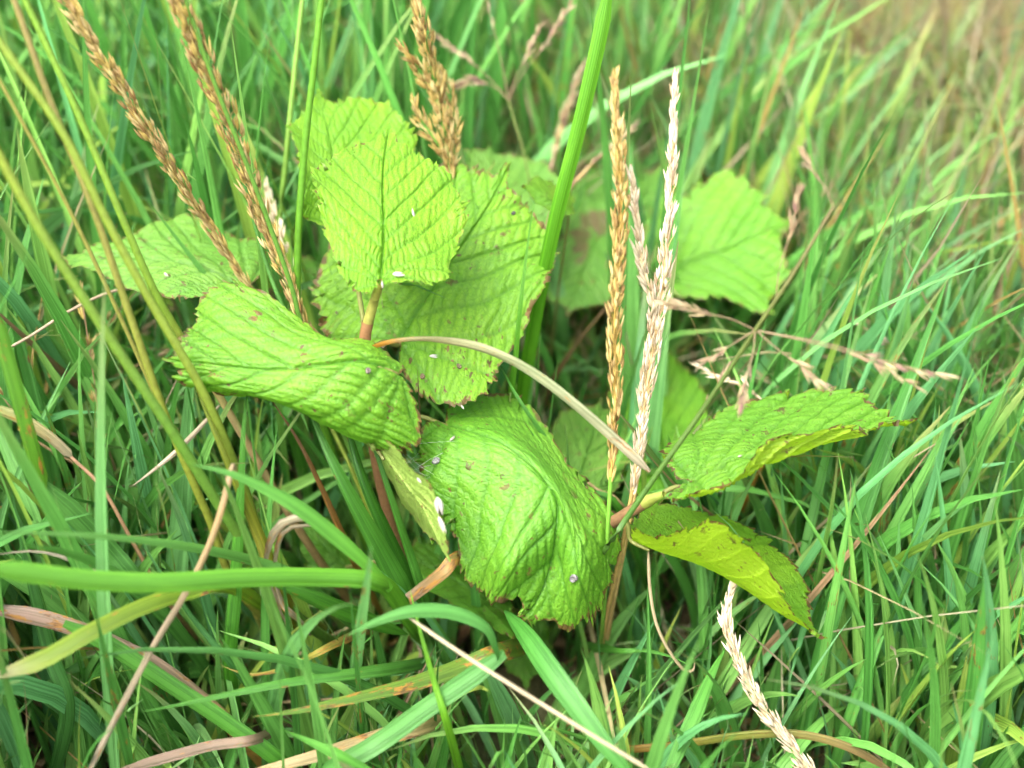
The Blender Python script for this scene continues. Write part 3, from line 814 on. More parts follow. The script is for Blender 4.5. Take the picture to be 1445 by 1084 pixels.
# open panicle whose stem leans across to the right
def open_panicle(label, stem_ctrl, branches, mat, kind, r=.0014, tint=GRN, L=.0066, W=.0016, seed=1, group=None, joined=True, rach=(0.20, 0.14, 0.075)):
    rng = np.random.default_rng(seed)
    c = catmull(pts(stem_ctrl), 50)
    base = c[0].copy()
    t = thing('panicle_stalk', label, 'grass stalk', base, group)
    obj('stem', tube_mesh(c, np.linspace(r, r * .34, 50), tint(50) if callable(tint) else tint, 8, base=base), t)
    occupy(c)
    variants = spikelets(kind, mat, L, W)
    for (ctrl, n, spread) in branches:
        bc = catmull(pts(ctrl), 22)
        occupy(bc)
        br = obj('branch', tube_mesh(bc, np.linspace(.00028, .00015, 22), rach, 5, base=base), t)
        tg = tangents(bc)
        jv, jf, kk = [], [], 0
        for q in range(n):
            s = 1 - 0.45 * (q + rng.uniform(0, .6)) / n
            i = min(int(s * 21), 21)
            a = nrm(np.cross(tg[i], [0.3, .2, 1])); b = np.cross(tg[i], a)
            az = rng.uniform(0, 6.28)
            rd = math.cos(az) * a + math.sin(az) * b
            ax = nrm(tg[i] + rd * .32)
            p = bc[i] + rd * spread * rng.uniform(.2, 1)
            if joined:
                m = np.array(frame_matrix(p - base - ax * L * .5, ax, rng.uniform(0, 6), rng.uniform(.8, 1.15)))
                src = variants[rng.integers(4)]
                v = np.array([vv.co[:] for vv in src.vertices]); f = np.array([pp.vertices[:] for pp in src.polygons])
                jv.append(v @ m[:3, :3].T + m[:3, 3]); jf.append(f + kk); kk += len(v)
            else:
                o = bpy.data.objects.new('spikelet', variants[rng.integers(4)])
                o.parent = br
                o.matrix_local = frame_matrix(p - base - ax * L * .5, ax, rng.uniform(0, 6), rng.uniform(.8, 1.15))
                COL.objects.link(o)
        if joined and n:
            o = obj('spikelets', new_mesh('spikelets', np.vstack(jv), np.vstack(jf), mat), br)
            o['kind'] = 'stuff'
    return t

nd = (1066, 466, .672)
open_panicle('thick green stem with whorled pinkish spikelets leaning across the twig', [('g', 765, 930), (820, 825, .765), (862, 764, .722), (925, 672, .705), (985, 588, .692), nd, (1120, 385, .662), (1176, 292, .655)],
             [([nd, (1030, 450, .668), (985, 440, .664), (925, 422, .660)], 14, .0016), ([nd, (1035, 485, .668), (1012, 500, .665), (985, 516, .663)], 8, .0013),
              ([nd, (1062, 500, .670), (1052, 535, .668), (1043, 585, .667)], 14, .0020), ([nd, (1100, 495, .670), (1135, 520, .668), (1166, 552, .666)], 12, .0018),
              ([nd, (1150, 485, .668), (1230, 510, .664), (1308, 556, .660)], 9, .0014), ([nd, (1170, 486, .668), (1270, 515, .664), (1358, 534, .660)], 12, .0022),
              ([(1095, 425, .668), (1100, 380, .664), (1118, 320, .660), (1130, 256, .657)], 16, .0016), ([(1176, 292, .655), (1166, 268, .654), (1150, 245, .653), (1128, 210, .652)], 9, .0012),
              ([(1000, 565, .690), (1010, 548, .689), (1020, 530, .688), (1034, 512, .687)], 7, .0012), ([(985, 588, .692), (992, 580, .691), (996, 572, .690), (1000, 560, .690)], 4, .0010)],
             M_PINK, 'pink', r=.0019, seed=3, L=.0066, W=.0014, joined=False, tint=grad((0, (.045, .105, .015)), (.55, (.042, .105, .012)), (.72, (.060, .105, .018)), (.85, (.085, .105, .02)), (1, (.11, .085, .03))))
n2 = (718, 142, .862)
open_panicle('slender forked panicle standing behind the golden plume', [('g', 790, 760), (768, 400, .92), (745, 245, .875), n2], [
    ([n2, (710, 100, .862), (697, 40, .862), (684, -10, .862)], 2, .0005), ([n2, (740, 100, .862), (775, 55, .862), (812, -5, .862)], 18, .0016), ([n2, (728, 110, .86), (745, 75, .86), (764, 32, .86)], 14, .0014),
    ([n2, (700, 125, .86), (670, 112, .86), (638, 122, .86)], 20, .0022), ([n2, (690, 110, .86), (655, 80, .86), (612, 50, .86)], 20, .0014)], M_PINK, 'pink', r=.0011, seed=5, tint=(0.18, 0.22, 0.06), joined=False)
seed_stalk('slim pinkish seed head beside the thick green blade', [(782, 215, .90), (798, 160, .90), (824, 88, .90)], [('g', 800, 640), (775, 300, .91)], 'pink', M_PINK, 80, .0022, L=.0062, W=.0015, r_stem=.0008, stem_tint=(0.3, 0.2, 0.12), seed=18)
seed_stalk('small reddish brown seed head behind the golden one', [(812, 256, .86), (835, 232, .86), (868, 205, .86), (900, 175, .86)], [('g', 700, 760), (770, 330, .875)], 'pink', M_PINK, 45, .0016, L=.0062, W=.0015, r_stem=.0007, stem_tint=(0.3, 0.18, 0.10), seed=20)

# ------------------------------------------------------------------ single grass blades
def hand_blade(label, ctrl, wpx, tint, spot=0.0, twist=(0, 0), taper='tip', dry=False, name='grass_shoot', fold=0.28, n=40, wav=0.0, nacross=5, group=None, occ=True):
    """ctrl from root (or hidden end) to tip; wpx = width in photo pixels where widest; twist in degrees about the blade axis"""
    cp = pts(ctrl)
    c = catmull(cp, n)
    px, py, d = project(c)
    t = tangents(c)
    view = nrm(CAM - c)
    ac = nrm(np.cross(t, view))
    th = np.radians(np.interp(np.linspace(0, 1, n), np.linspace(0, 1, len(twist)), twist))
    ac = nrm(ac * np.cos(th)[:, None] + np.cross(t, ac) * np.sin(th)[:, None])
    prof = {'tip': lambda s: np.clip(np.minimum(0.55 + 1.3 * s, 1.0) * np.clip((1 - s) * 2.3, 0, 1) ** 0.75, 0.02, 1),
            'none': lambda s: np.minimum.reduce([np.ones_like(s), .45 + 7 * s, .25 + 9 * (1 - s)]), 'cut': lambda s: np.minimum.reduce([0.6 + s, np.ones_like(s), .30 + 14 * (1 - s)]),
            'both': lambda s: np.clip(np.sin(np.clip(s, 0.01, 0.99) * math.pi) ** 0.6, 0.04, 1)}[taper]
    width = wpx * float(np.median(d)) / FPX
    T = tint(n) if callable(tint) else tint
    if not dry: T = np.asarray(T, float) * np.array([.84, .80, .62])
    width *= .9
    base = c[0].copy()
    me = blade_mesh(c, width, ac, T, spot, fold, prof, M_DRY if dry else M_GRASS, nacross, base, wav)
    if occ: occupy(c)
    if dry: me.attributes['tint'].data.foreach_set('color', (np.concatenate([np.repeat(np.broadcast_to(np.asarray(T, float)[..., :3], (n, 3)) * 0.72, nacross, 0), np.ones((n * nacross, 1))], 1)).astype(np.float32).ravel())
    o = obj(name, me, None, base)
    return tag(o, label, 'grass blade' if not dry else 'dry grass', group)

def culm(label, ctrl, wpx, tint, name='grass_culm', n=46, r_end=.6):
    c = catmull(pts(ctrl), n)
    _, _, d = project(c)
    r = wpx * float(np.median(d)) / FPX / 2
    base = c[0].copy()
    o = obj(name, tube_mesh(c, np.linspace(r, r * r_end, n), np.asarray(tint(n) if callable(tint) else tint) * .66, 10, base=base), None, base)
    occupy(c)
    return tag(o, label, 'grass stalk')

GB = (0.060, 0.235, 0.040); GD = (0.040, 0.165, 0.022); GL = (0.105, 0.330, 0.045); GY = (0.19, 0.33, 0.025); BL = (0.075, 0.240, 0.085)
TAN = (0.46, 0.31, 0.15); GREY = (0.42, 0.36, 0.26); ORA = (0.42, 0.19, 0.03); RED = (0.36, 0.16, 0.11); PKG = (0.40, 0.27, 0.21)

# thick blade at top centre and blades round the sapling
hand_blade('thick bright green blade rising steeply behind the golden seed head', [('g', 715, 900), (728, 640, .84), (752, 470, .80), (782, 320, .765), (815, 190, .745), (845, 60, .73), (862, -30, .722)], 22, (0.12, 0.38, 0.02), taper='cut', fold=.5, twist=(10, 10))
hand_blade('arching dry blade with orange underside across the largest leaf', [(505, 510, .722), (520, 494, .716), (560, 482, .708), (615, 480, .704), (680, 492, .702), (745, 522, .703), (810, 570, .705), (870, 622, .708), (917, 666, .710)], 16,
           grad((0, (.60, .26, .03)), (.14, (.60, .26, .03)), (.20, (.40, .34, .16)), (.55, (.29, .33, .16)), (.85, (.32, .32, .18)), (1, (.40, .33, .22))), .28, twist=(62, 50, 25, 15, 10), taper='cut', dry=True, fold=.5, wav=.12)
hand_blade('thin green blade crossing the right side of the largest leaf', [('g', 735, 905), (722, 600, .79), (728, 500, .758), (738, 400, .748), (748, 320, .756), (756, 275, .762)], 11, (0.11, 0.34, 0.03), fold=.4)
hand_blade('dark green blade sloping along the upper edge of the drooping leaf', [('g', 935, 905), (880, 728, .775), (830, 690, .765), (780, 632, .756), (730, 560, .752), (700, 505, .775)], 12, (0.065, 0.24, 0.03), fold=.5)
hand_blade('thin straw stem lying behind the drooping leaf', [('g', 960, 860), (885, 722, .79), (840, 690, .785), (790, 650, .785)], 6, TAN, dry=True, name='dry_grass_stem', taper='none', fold=.6)
hand_blade('green blade tip lying over the pale ragged leaf', [('g', 480, 900), (420, 640, .83), (365, 500, .79), (312, 418, .775), (260, 350, .772), (206, 280, .770)], 17, (0.085, 0.29, 0.04), fold=.4)
# culms at upper left
culm('stout green culm curving to the left edge below the others', [('g', 560, 960), (420, 870, .76), (330, 745, .715), (250, 620, .685), (150, 470, .660), (60, 330, .640), (0, 222, .628), (-40, 150, .62)], 19, grad((0, (.10, .20, .03)), (.6, (.11, .25, .025)), (.85, (.18, .30, .03)), (1, (.28, .34, .03))))
culm('olive green culm crossing the tip of the pale leaf', [('g', 530, 950), (400, 830, .77), (345, 690, .73), (290, 560, .70), (215, 430, .68), (150, 310, .665), (90, 190, .652), (0, 60, .640), (-40, 0, .636)], 16, grad((0, (.16, .14, .03)), (.3, (.20, .28, .03)), (1, (.21, .31, .03))))
culm('brownish olive culm nearest the top left corner', [('g', 500, 960), (350, 850, .77), (290, 720, .735), (235, 590, .71), (185, 450, .69), (130, 290, .672), (70, 140, .660), (20, 0, .650), (0, -50, .646)], 14, grad((0, (.18, .17, .03)), (.5, (.24, .30, .03)), (.8, (.24, .22, .05)), (1, (.26, .21, .06))))
culm('bright green culm over the pale leaf with papery sheath', [('g', 545, 920), (430, 760, .79), (310, 560, .745), (255, 475, .73), (215, 405, .715), (165, 290, .70), (110, 160, .688), (40, 10, .675), (15, -40, .67)], 14, grad((0, (.22, .14, .04)), (.45, (.46, .33, .15)), (.55, (.28, .30, .05)), (.62, (.20, .34, .03)), (1, (.17, .34, .025))))
culm('thin yellowish culm bowing out beneath the left culms', [('g', 420, 1000), (330, 800, .78), (255, 640, .745), (180, 470, .715), (100, 300, .69), (30, 170, .672), (-30, 60, .66)], 8, (.26, .26, .05))
culm('upright green culm in front of the folded upper leaf', [('g', 560, 880), (470, 640, .80), (425, 480, .765), (420, 360, .748), (430, 210, .728), (445, 80, .712), (457, -30, .70)], 14, (.12, .32, .02))
culm('light green culm behind the upright one near the top', [('g', 520, 840), (420, 520, .84), (393, 370, .82), (404, 220, .805), (420, 60, .795), (430, -30, .79)], 11, (.20, .38, .05))
culm('green stem running along the thick brown seed head', [('g', 600, 900), (520, 700, .785), (432, 478, .748), (410, 400, .738), (355, 250, .715), (300, 110, .695), (262, 0, .68)], 9, (.11, .26, .03))
culm('dark green stem crossing under the thick brown seed head', [('g', 590, 890), (500, 640, .79), (412, 460, .757), (375, 370, .752), (340, 240, .742), (318, 150, .735)], 9, (.07, .22, .03))
culm('thin dry twig reaching in from the left edge', [('g', 330, 640), (240, 415, .83), (210, 407, .79), (160, 411, .775), (100, 438, .76), (40, 476, .75), (-20, 508, .745)], 6, (.44, .34, .22), name='dry_grass_stem')
# tuft left of centre
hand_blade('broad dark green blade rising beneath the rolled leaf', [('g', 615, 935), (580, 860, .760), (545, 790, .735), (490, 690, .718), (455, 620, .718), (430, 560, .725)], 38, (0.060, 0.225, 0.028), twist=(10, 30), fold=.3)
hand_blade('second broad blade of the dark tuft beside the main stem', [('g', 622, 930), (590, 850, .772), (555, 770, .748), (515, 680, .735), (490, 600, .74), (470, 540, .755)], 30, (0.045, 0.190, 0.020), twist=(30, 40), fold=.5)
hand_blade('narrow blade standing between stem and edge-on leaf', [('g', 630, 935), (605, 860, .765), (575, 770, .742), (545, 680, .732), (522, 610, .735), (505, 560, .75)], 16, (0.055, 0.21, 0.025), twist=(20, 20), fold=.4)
hand_blade('orange edged withered blade beneath the rolled leaf', [('g', 560, 905), (500, 790, .775), (455, 690, .752), (420, 620, .745), (380, 560, .748)], 17, grad((0, (.10, .2, .03)), (.3, (.40, .20, .03)), (1, (.22, .10, .04))), .35, twist=(50, 40), dry=True)
hand_blade('upright green blade left of the dark tuft', [('g', 345, 1060), (325, 950, .74), (332, 830, .722), (338, 720, .714), (344, 600, .712), (350, 548, .714)], 22, (0.065, 0.255, 0.022), fold=.35)
hand_blade('olive blade with orange edge leaning into the rolled leaf tip', [('g', 470, 960), (405, 850, .745), (360, 740, .722), (310, 625, .706), (270, 530, .705)], 24, grad((0, (.12, .2, .03)), (.4, (.24, .22, .03)), (1, (.20, .28, .03))), .15, twist=(20, 25), fold=.6)
hand_blade('green blade curving down to the knee of the horizontal blade', [(552, 832, .700), (522, 800, .690), (480, 762, .682), (430, 722, .674), (380, 692, .668), (325, 668, .662), (270, 655, .658)], 27, grad((0, (.11, .36, .03)), (1, (.085, .28, .06))), twist=(20, 35), fold=.3)
hand_blade('long bright horizontal blade entering from the left edge', [('g', 625, 950), (575, 870, .745), (540, 824, .694), (470, 815, .682), (350, 815, .664), (230, 822, .648), (120, 818, .636), (40, 808, .628), (-40, 798, .62)], 29, grad((0, (.08, .26, .03)), (.3, (.095, .30, .022)), (1, (.09, .28, .022))), twist=(30, 10, 0), taper='cut', fold=.5)
hand_blade('soft green blade slanting above the long horizontal one', [('g', 560, 940), (440, 830, .725), (370, 795, .700), (270, 772, .675), (150, 757, .652), (40, 752, .635), (-30, 752, .626)], 20, (.090, .27, .055), twist=(20, 25), fold=.4)
hand_blade('dark leaf blade pointing down under the long horizontal blade', [(380, 822, .690), (430, 840, .698), (480, 862, .712), (540, 885, .735), (575, 896, .75)], 32, grad((0, (.07, .25, .03)), (1, (.06, .22, .02))), .12, twist=(35, 25), taper='both', fold=.5)
hand_blade('bluish green blade arched below the shaded leaf', [(706, 932, .690), (700, 912, .684), (685, 884, .680), (640, 864, .676), (585, 862, .671), (535, 876, .667), (488, 898, .664)], 24, grad((0, (.065, .24, .05)), (1, (.095, .31, .075))), twist=(65, 30, 10, 0), fold=.4)
hand_blade('wide pale streaked blade slanting down to the bottom edge', [(712, 922, .688), (670, 952, .690), (600, 1000, .694), (530, 1050, .698), (460, 1090, .702), ('g', 380, 1140)], 33, grad((0, (.065, .24, .05)), (.4, (.10, .30, .08)), (1, (.08, .26, .05))), twist=(20, 20), taper='none', fold=.35)
hand_blade('rust spotted blade lying below the sapling', [('g', 760, 905), (712, 918, .742), (660, 938, .725), (580, 965, .712), (500, 985, .702), (420, 1003, .695), (355, 1012, .692)], 34, grad((0, (.13, .20, .03)), (.3, (.13, .22, .03)), (1, (.12, .25, .04))), .42, twist=(20, 25), fold=.3)
hand_blade('pointed green blade over the left part of the spotted one', [('g', 640, 925), (570, 940, .745), (500, 950, .712), (410, 962, .698), (320, 980, .690), (245, 996, .685), (195, 1005, .683)], 23, (0.085, 0.28, 0.05), .10, twist=(30, 30), fold=.4)
hand_blade('strong green blade running down right from under the sapling', [(712, 862, .730), (740, 895, .705), (775, 945, .688), (815, 1000, .678), (860, 1060, .672), (905, 1110, .67)], 37, (0.065, 0.255, 0.045), taper='both', twist=(10, 10), fold=.35)
hand_blade('thin straw line crossing the bottom blades', [(578, 872, .672), (640, 915, .664), (720, 966, .658), (820, 1028, .652), (930, 1095, .648)], 6, (.62, .50, .32), dry=True, name='dry_grass_stem', taper='none', fold=.8)
hand_blade('short orange spotted broken blade below the shaded leaf', [(576, 846, .700), (600, 828, .706), (625, 808, .715), (655, 786, .735), ('g', 720, 800)], 27, grad((0, (.30, .20, .13)), (.10, (.40, .24, .08)), (.22, (.34, .30, .05)), (.45, (.20, .30, .04)), (1, (.10, .25, .03))), .46, twist=(10, 30), taper='cut', dry=True, wav=.15)
hand_blade('yellow green blade arching at the left with whitish broken tip', [('g', 420, 890), (330, 828, .720), (262, 836, .690), (200, 856, .675), (130, 890, .664), (60, 930, .656), (-10, 955, .650)], 27, grad((0, (.10, .28, .03)), (.4, (.15, .29, .02)), (.94, (.17, .26, .025)), (1, (.34, .30, .22))), .20, twist=(40, 25), taper='cut')
hand_blade('pinkish withered blade sloping from the left edge into orange', [(-20, 858, .700), (70, 876, .706), (150, 905, .714), (220, 940, .722), (280, 985, .732), (330, 1030, .745), ('g', 400, 1110)], 27, grad((0, PKG), (.5, (.40, .27, .18)), (.65, (.46, .27, .07)), (1, (.40, .22, .03))), .38, twist=(20, 30), taper='none', dry=True, fold=.35)
hand_blade('long bent straw with hooked top at lower left', [(120, 1100, .680), (165, 1010, .676), (215, 915, .672), (260, 840, .670), (295, 770, .670), (315, 710, .672), (324, 672, .674), (330, 655, .678), (333, 668, .684)], 10, grad((0, (.34, .29, .20)), (.5, (.36, .28, .17)), (.8, (.44, .28, .11)), (1, (.46, .36, .22))), .22, wav=.2, taper='none', dry=True, name='dry_grass_stem', fold=.9)
hand_blade('fine pointed straw below the tip of the rolled leaf', [(310, 572, .735), (285, 600, .728), (250, 636, .722), (215, 665, .718), (184, 688, .716)], 8, (.55, .44, .30), dry=True, name='dry_grass_stem', fold=.8)
hand_blade('yellow straw leaf bent over at the left edge', [(-20, 572, .715), (30, 592, .716), (70, 618, .718), (100, 645, .722)], 22, grad((0, (.40, .42, .12)), (.6, (.46, .38, .17)), (1, (.55, .44, .30))), .2, taper='cut', dry=True, twist=(20, 50))
culm('rusty dry culm running down from the bent straw leaf', [('g', 330, 960), (245, 860, .765), (190, 770, .742), (145, 690, .728), (100, 645, .722)], 8, grad((0, (.30, .20, .06)), (1, (.48, .28, .16))), name='dry_grass_stem')
hand_blade('rust flecked green blade at the left edge', [(62, 694, .700), (48, 640, .690), (30, 575, .682), (12, 510, .676), (-8, 440, .67)], 25, (.11, .31, .025), .30, taper='none', fold=.3, twist=(15, 15))
hand_blade('broad bluish blade falling from the flecked blade', [(58, 684, .702), (100, 728, .712), (150, 780, .728), (200, 838, .748), ('g', 265, 910)], 42, grad((0, (.10, .30, .07)), (1, (.060, .22, .07))), taper='none', fold=.3, twist=(20, 25))
hand_blade('greyish curled dry leaf hanging under the horizontal blade', [('g', 230, 900), (165, 812, .72), (128, 806, .708), (95, 788, .70), (50, 778, .695), (0, 782, .69), (-20, 786, .688)], 14, GREY, .2, taper='tip', dry=True, wav=.3, twist=(30, 60, 20))
hand_blade('crumpled straw ribbon looped beside the dark tuft', [('g', 430, 905), (400, 870, .735), (378, 815, .712), (378, 775, .704), (392, 745, .700), (420, 732, .698), (455, 740, .700), (470, 760, .71)], 14, (.52, .42, .28), .36, taper='none', dry=True, wav=.35, twist=(20, 70, 30))
hand_blade('second strand of the crumpled straw loop', [('g', 460, 920), (425, 878, .735), (398, 850, .716), (388, 800, .706), (400, 752, .700), (440, 742, .700), (480, 752, .71)], 10, (.46, .36, .24), .40, taper='none', dry=True, wav=.3, twist=(60, 20, 70))
hand_blade('yellow blade with dark scorched edge low at left', [('g', 560, 870), (480, 905, .748), (440, 925, .728), (400, 944, .715), (350, 952, .708), (310, 938, .705)], 18, grad((0, (.16, .11, .05)), (.55, (.28, .22, .05)), (.8, (.42, .38, .06)), (1, (.44, .36, .08))), .40, dry=True, twist=(40, 30))
hand_blade('long green blade running diagonally to the bottom left tuft', [(90, 880, .700), (150, 908, .704), (230, 960, .710), (320, 1020, .718), (400, 1080, .728), ('g', 470, 1150)], 27, (.075, .27, .035), twist=(20, 20), taper='none')
hand_blade('bright green thin blade rising through the bottom spotted blades', [('g', 660, 1130), (636, 1040, .700), (612, 960, .690), (590, 880, .690), (578, 830, .70)], 14, (.13, .36, .02), fold=.5)
hand_blade('narrow dark green blade sloping through the lower left blades', [('g', 420, 1060), (345, 960, .722), (270, 870, .706), (215, 790, .70), (190, 740, .70)], 12, (.050, .20, .05), fold=.5)
hand_blade('short pointed blade at the bottom edge below the spotted one', [(560, 1110, .690), (520, 1090, .686), (470, 1062, .684), (400, 1030, .684)], 18, (.09, .32, .04))
hand_blade('withered tan blade lying along the bottom edge', [('g', 660, 1000), (600, 1020, .725), (520, 1045, .716), (440, 1068, .710), (350, 1092, .706), (280, 1110, .70)], 34, grad((0, (.22, .22, .06)), (.4, (.36, .28, .10)), (1, (.46, .34, .18))), .35, dry=True, twist=(25, 25))
hand_blade('dark brown dry blade curving at the bottom left', [('g', 420, 1000), (370, 1040, .72), (300, 1052, .712), (240, 1068, .708), (160, 1090, .705)], 16, (.26, .18, .12), .2, dry=True, taper='none')
# right and lower right
hand_blade('green blade slanting up from the bottom right of centre', [(930, 1120, .700), (950, 1076, .706), (980, 1010, .716), (1005, 950, .728), (1024, 915, .736)], 24, (.085, .30, .045))
hand_blade('orange green blade arched along the bottom right edge', [('g', 830, 1030), (870, 1056, .765), (950, 1052, .752), (1050, 1038, .745), (1130, 1037, .742), (1200, 1056, .742), (1270, 1095, .745)], 14, grad((0, (.32, .16, .06)), (.3, (.40, .20, .06)), (.6, (.22, .26, .04)), (1, (.30, .18, .12))), .2, twist=(30, 20), taper='none')
hand_blade('hair thin curled straw hanging beside the folded leaf', [(915, 778, .735), (917, 830, .735), (926, 880, .735), (945, 920, .737), (965, 945, .74), (978, 946, .742), (980, 936, .743)], 5, (.50, .38, .22), dry=True, name='dry_grass_stem', taper='none', fold=.9)
hand_blade('short green blade ending at the curled straw', [('g', 800, 905), (870, 918, .76), (910, 918, .752), (950, 928, .746), (978, 942, .743)], 13, (.09, .30, .05))
hand_blade('long pale green blade slanting across the blurred grass at right', [('g', 985, 740), (1060, 728, .92), (1140, 695, .905), (1240, 652, .89), (1340, 612, .88), (1400, 588, .875)], 19, (.12, .34, .08), fold=.4, occ=False)
hand_blade('orange stem rising behind the leaf at the twig end', [('g', 1000, 800), (1040, 730, .86), (1062, 680, .85), (1085, 640, .845), (1110, 580, .84)], 11, grad((0, (.10, .25, .04)), (.4, (.42, .20, .03)), (1, (.40, .24, .05))), fold=.7)
hand_blade('greyish straw line falling across the right edge', [(1210, 560, .92), (1260, 600, .92), (1320, 660, .925), (1380, 740, .935), (1450, 830, .95), ('g', 1500, 900)], 6, (.42, .38, .29), dry=True, name='dry_grass_stem', taper='none', occ=False)
hand_blade('upright blue green blade behind the pale seed heads', [('g', 905, 700), (900, 560, .93), (908, 420, .90), (925, 300, .88), (942, 200, .87), (950, 160, .868)], 15, BL)
hand_blade('pale blue green blade behind the thick bright one', [('g', 800, 640), (792, 470, .90), (785, 400, .89), (770, 330, .885), (748, 270, .882)], 26, (.14, .36, .12), taper='both')
hand_blade('brown withered blade leaning behind the golden stalk', [('g', 720, 700), (770, 560, .88), (810, 490, .86), (850, 440, .85), (880, 400, .85)], 10, (.24, .15, .06), dry=True)
hand_blade('tall grass blade standing at the bottom left corner', [('g', 60, 1150), (95, 1010, .735), (70, 920, .725), (40, 800, .715), (15, 690, .71)], 26, (.065, .23, .055), twist=(10, 20))
hand_blade('dry straw leaf arching over the grass at the right edge', [('g', 1330, 980), (1370, 890, .86), (1400, 872, .85), (1430, 880, .845), (1460, 898, .84)], 13, (.60, .46, .32), dry=True, occ=False)
hand_blade('brown stem lying across the meadow at the lower right', [('g', 1230, 930), (1290, 895, .87), (1350, 880, .865), (1420, 846, .86), (1460, 820, .86)], 8, (.38, .29, .17), dry=True, taper='none', occ=False)
hand_blade('yellow green blade leaning far behind at top right', [('g', 1400, 200), (1370, 150, 1.16), (1330, 90, 1.14), (1290, 45, 1.13)], 14, (.40, .34, .06), occ=False)

# ------------------------------------------------------------------ small things lying on the leaves
def surface_at(px, py):
    best = None
    for pos, no in LEAF_PTS:
        x, y, d = project(pos)
        r = (x - px) ** 2 + (y - py) ** 2
        i = np.where(r < 30)[0]
        if len(i):
            j = i[np.argmin(d[i])]
            if best is None or d[j] < best[2]:
                best = (pos[j], no[j], d[j])
    return best

def husk(px, py, ang, lpx, label, wide=0.30):
    s = surface_at(px, py)
    if s is None: return
    p, n, d = s
    if n @ (CAM - p) < 0: n = -n
    L = lpx * d / FPX
    ax = math.cos(ang) * RIGHT + math.sin(ang) * UP
    ax = nrm(ax - n * (ax @ n))
    me = spikelet_mesh(L, L * wide, M_WHITE, int(px))
    o = obj('seed_husk', me, None)
    o.matrix_world = frame_matrix(p + n * L * wide * 0.35 - ax * L / 2, ax, 0.3)
    tag(o, label, 'seed husk', 'white husks fallen on the leaves')

husk(586, 297, 1.7, 14, 'tiny white husk on the middle of the topmost leaf')
husk(564, 386, 0.0, 18, 'white husk lying flat near the base of the topmost leaf')
husk(536, 401, 1.5, 12, 'short white husk standing at the base of the topmost leaf')
husk(612, 498, 0.4, 15, 'grey husk on the largest leaf below the dry arching blade', .25)
husk(642, 615, 1.1, 15, 'slim husk near the top of the drooping leaf', .25)
husk(612, 713, -0.75, 28, 'large white husk at the shaded edge of the drooping leaf', .32)
husk(621, 742, -0.85, 27, 'second large husk just below the biggest white one', .28)
husk(588, 680, -0.5, 11, 'small white husk between rolled leaf and drooping leaf')
husk(233, 384, -1.0, 11, 'tiny white husk on the pale ragged leaf')
husk(653, 572, -1.2, 8, 'white speck on the scorched edge of the largest leaf')
husk(1040, 640, 0.4, 7, 'white speck on the leaf at the twig end')

def insect_case(px, py, size, label, tint):
    s = surface_at(px, py)
    if s is None: return
    p, n, d = s
    if n @ (CAM - p) < 0: n = -n
    r = size * d / FPX / 2
    V, F = [], []
    rings = [(1.0, 0.0), (0.98, .25), (.80, .50), (.62, .52), (.5, .36), (.3, .30), (.05, .32)]
    ns = 14
    for (rr, z) in rings:
        for a in range(ns):
            an = a / ns * 2 * math.pi
            wob = 1 + 0.06 * math.sin(an * 3 + px)
            V.append((math.cos(an) * rr * r * wob, math.sin(an) * rr * r * 0.75 * wob, z * r))
    for i in range(len(rings) - 1):
        for a in range(ns):
            F.append((i * ns + a, i * ns + (a + 1) % ns, (i + 1) * ns + (a + 1) % ns, (i + 1) * ns + a))
    k = NT('insect_case')
    tc = k.n('ShaderNodeTexCoord').outputs['Object']
    m = k.finish(k.mix(k.ramp(k.noise(tc, 1800, 2), .42, .58), tint + (1,), tuple(c * .2 for c in tint) + (1,)), .6, .3)
    o = obj('insect_case', new_mesh('insect_case', V, F, m))
    o.matrix_world = frame_matrix(p + n * 0.0001, n, random.uniform(0, 6))
    tag(o, label, 'insect case', 'insect cases on the leaves')
insect_case(522, 520, 11, 'small ringed insect case on the rolled leaf', (0.176, 0.143, 0.118))
insect_case(611, 648, 13, 'grey dotted insect case at the upper edge of the drooping leaf', (0.231, 0.231, 0.218))
insect_case(805, 818, 15, 'grey striped insect case low on the drooping leaf', (0.176, 0.168, 0.160))
insect_case(595, 527, 10, 'brown ringed insect case on the lower part of the largest leaf', (0.168, 0.118, 0.067))
insect_case(651, 514, 9, 'tan ringed insect case beneath the dry arching blade', (0.160, 0.126, 0.067))
insect_case(725, 296, 8, 'black beetle-like speck near the tip of the largest leaf', (.05, .045, .04))

# cobweb strung between rolled and drooping leaf
def cobweb():
    rng = np.random.default_rng(5)
    VV, FF, k = [], [], 0
    A = [(572, 640, .722), (580, 665, .725), (590, 690, .724), (566, 655, .735)]
    B = [(612, 622, .737), (616, 650, .733), (622, 690, .728), (640, 640, .728), (606, 700, .728), (625, 665, .728)]
    for _ in range(13):
        a, b = A[rng.integers(len(A))], B[rng.integers(len(B))]
        a = np.array(a) + rng.normal(0, 1, 3) * [6, 9, .0008]; b = np.array(b) + rng.normal(0, 1, 3) * [7, 10, .0008]
        m = (a + b) / 2 + rng.normal(0, 1, 3) * [2, 3, .0005]
        c = catmull(pts([tuple(a), tuple(m), tuple(b)]), 7)
        v, f = tube_arrays(c, 0.00003, 3)
        VV.append(v); FF.append(f + k); k += len(v)
    km = NT('silk')
    m = km.finish((0.8, 0.8, 0.8, 1), .4, .5)
    o = obj('cobweb', new_mesh('cobweb', np.vstack(VV), np.vstack(FF), m))
    tag(o, 'fine white cobweb strung between rolled leaf and drooping leaf', 'cobweb')
cobweb()

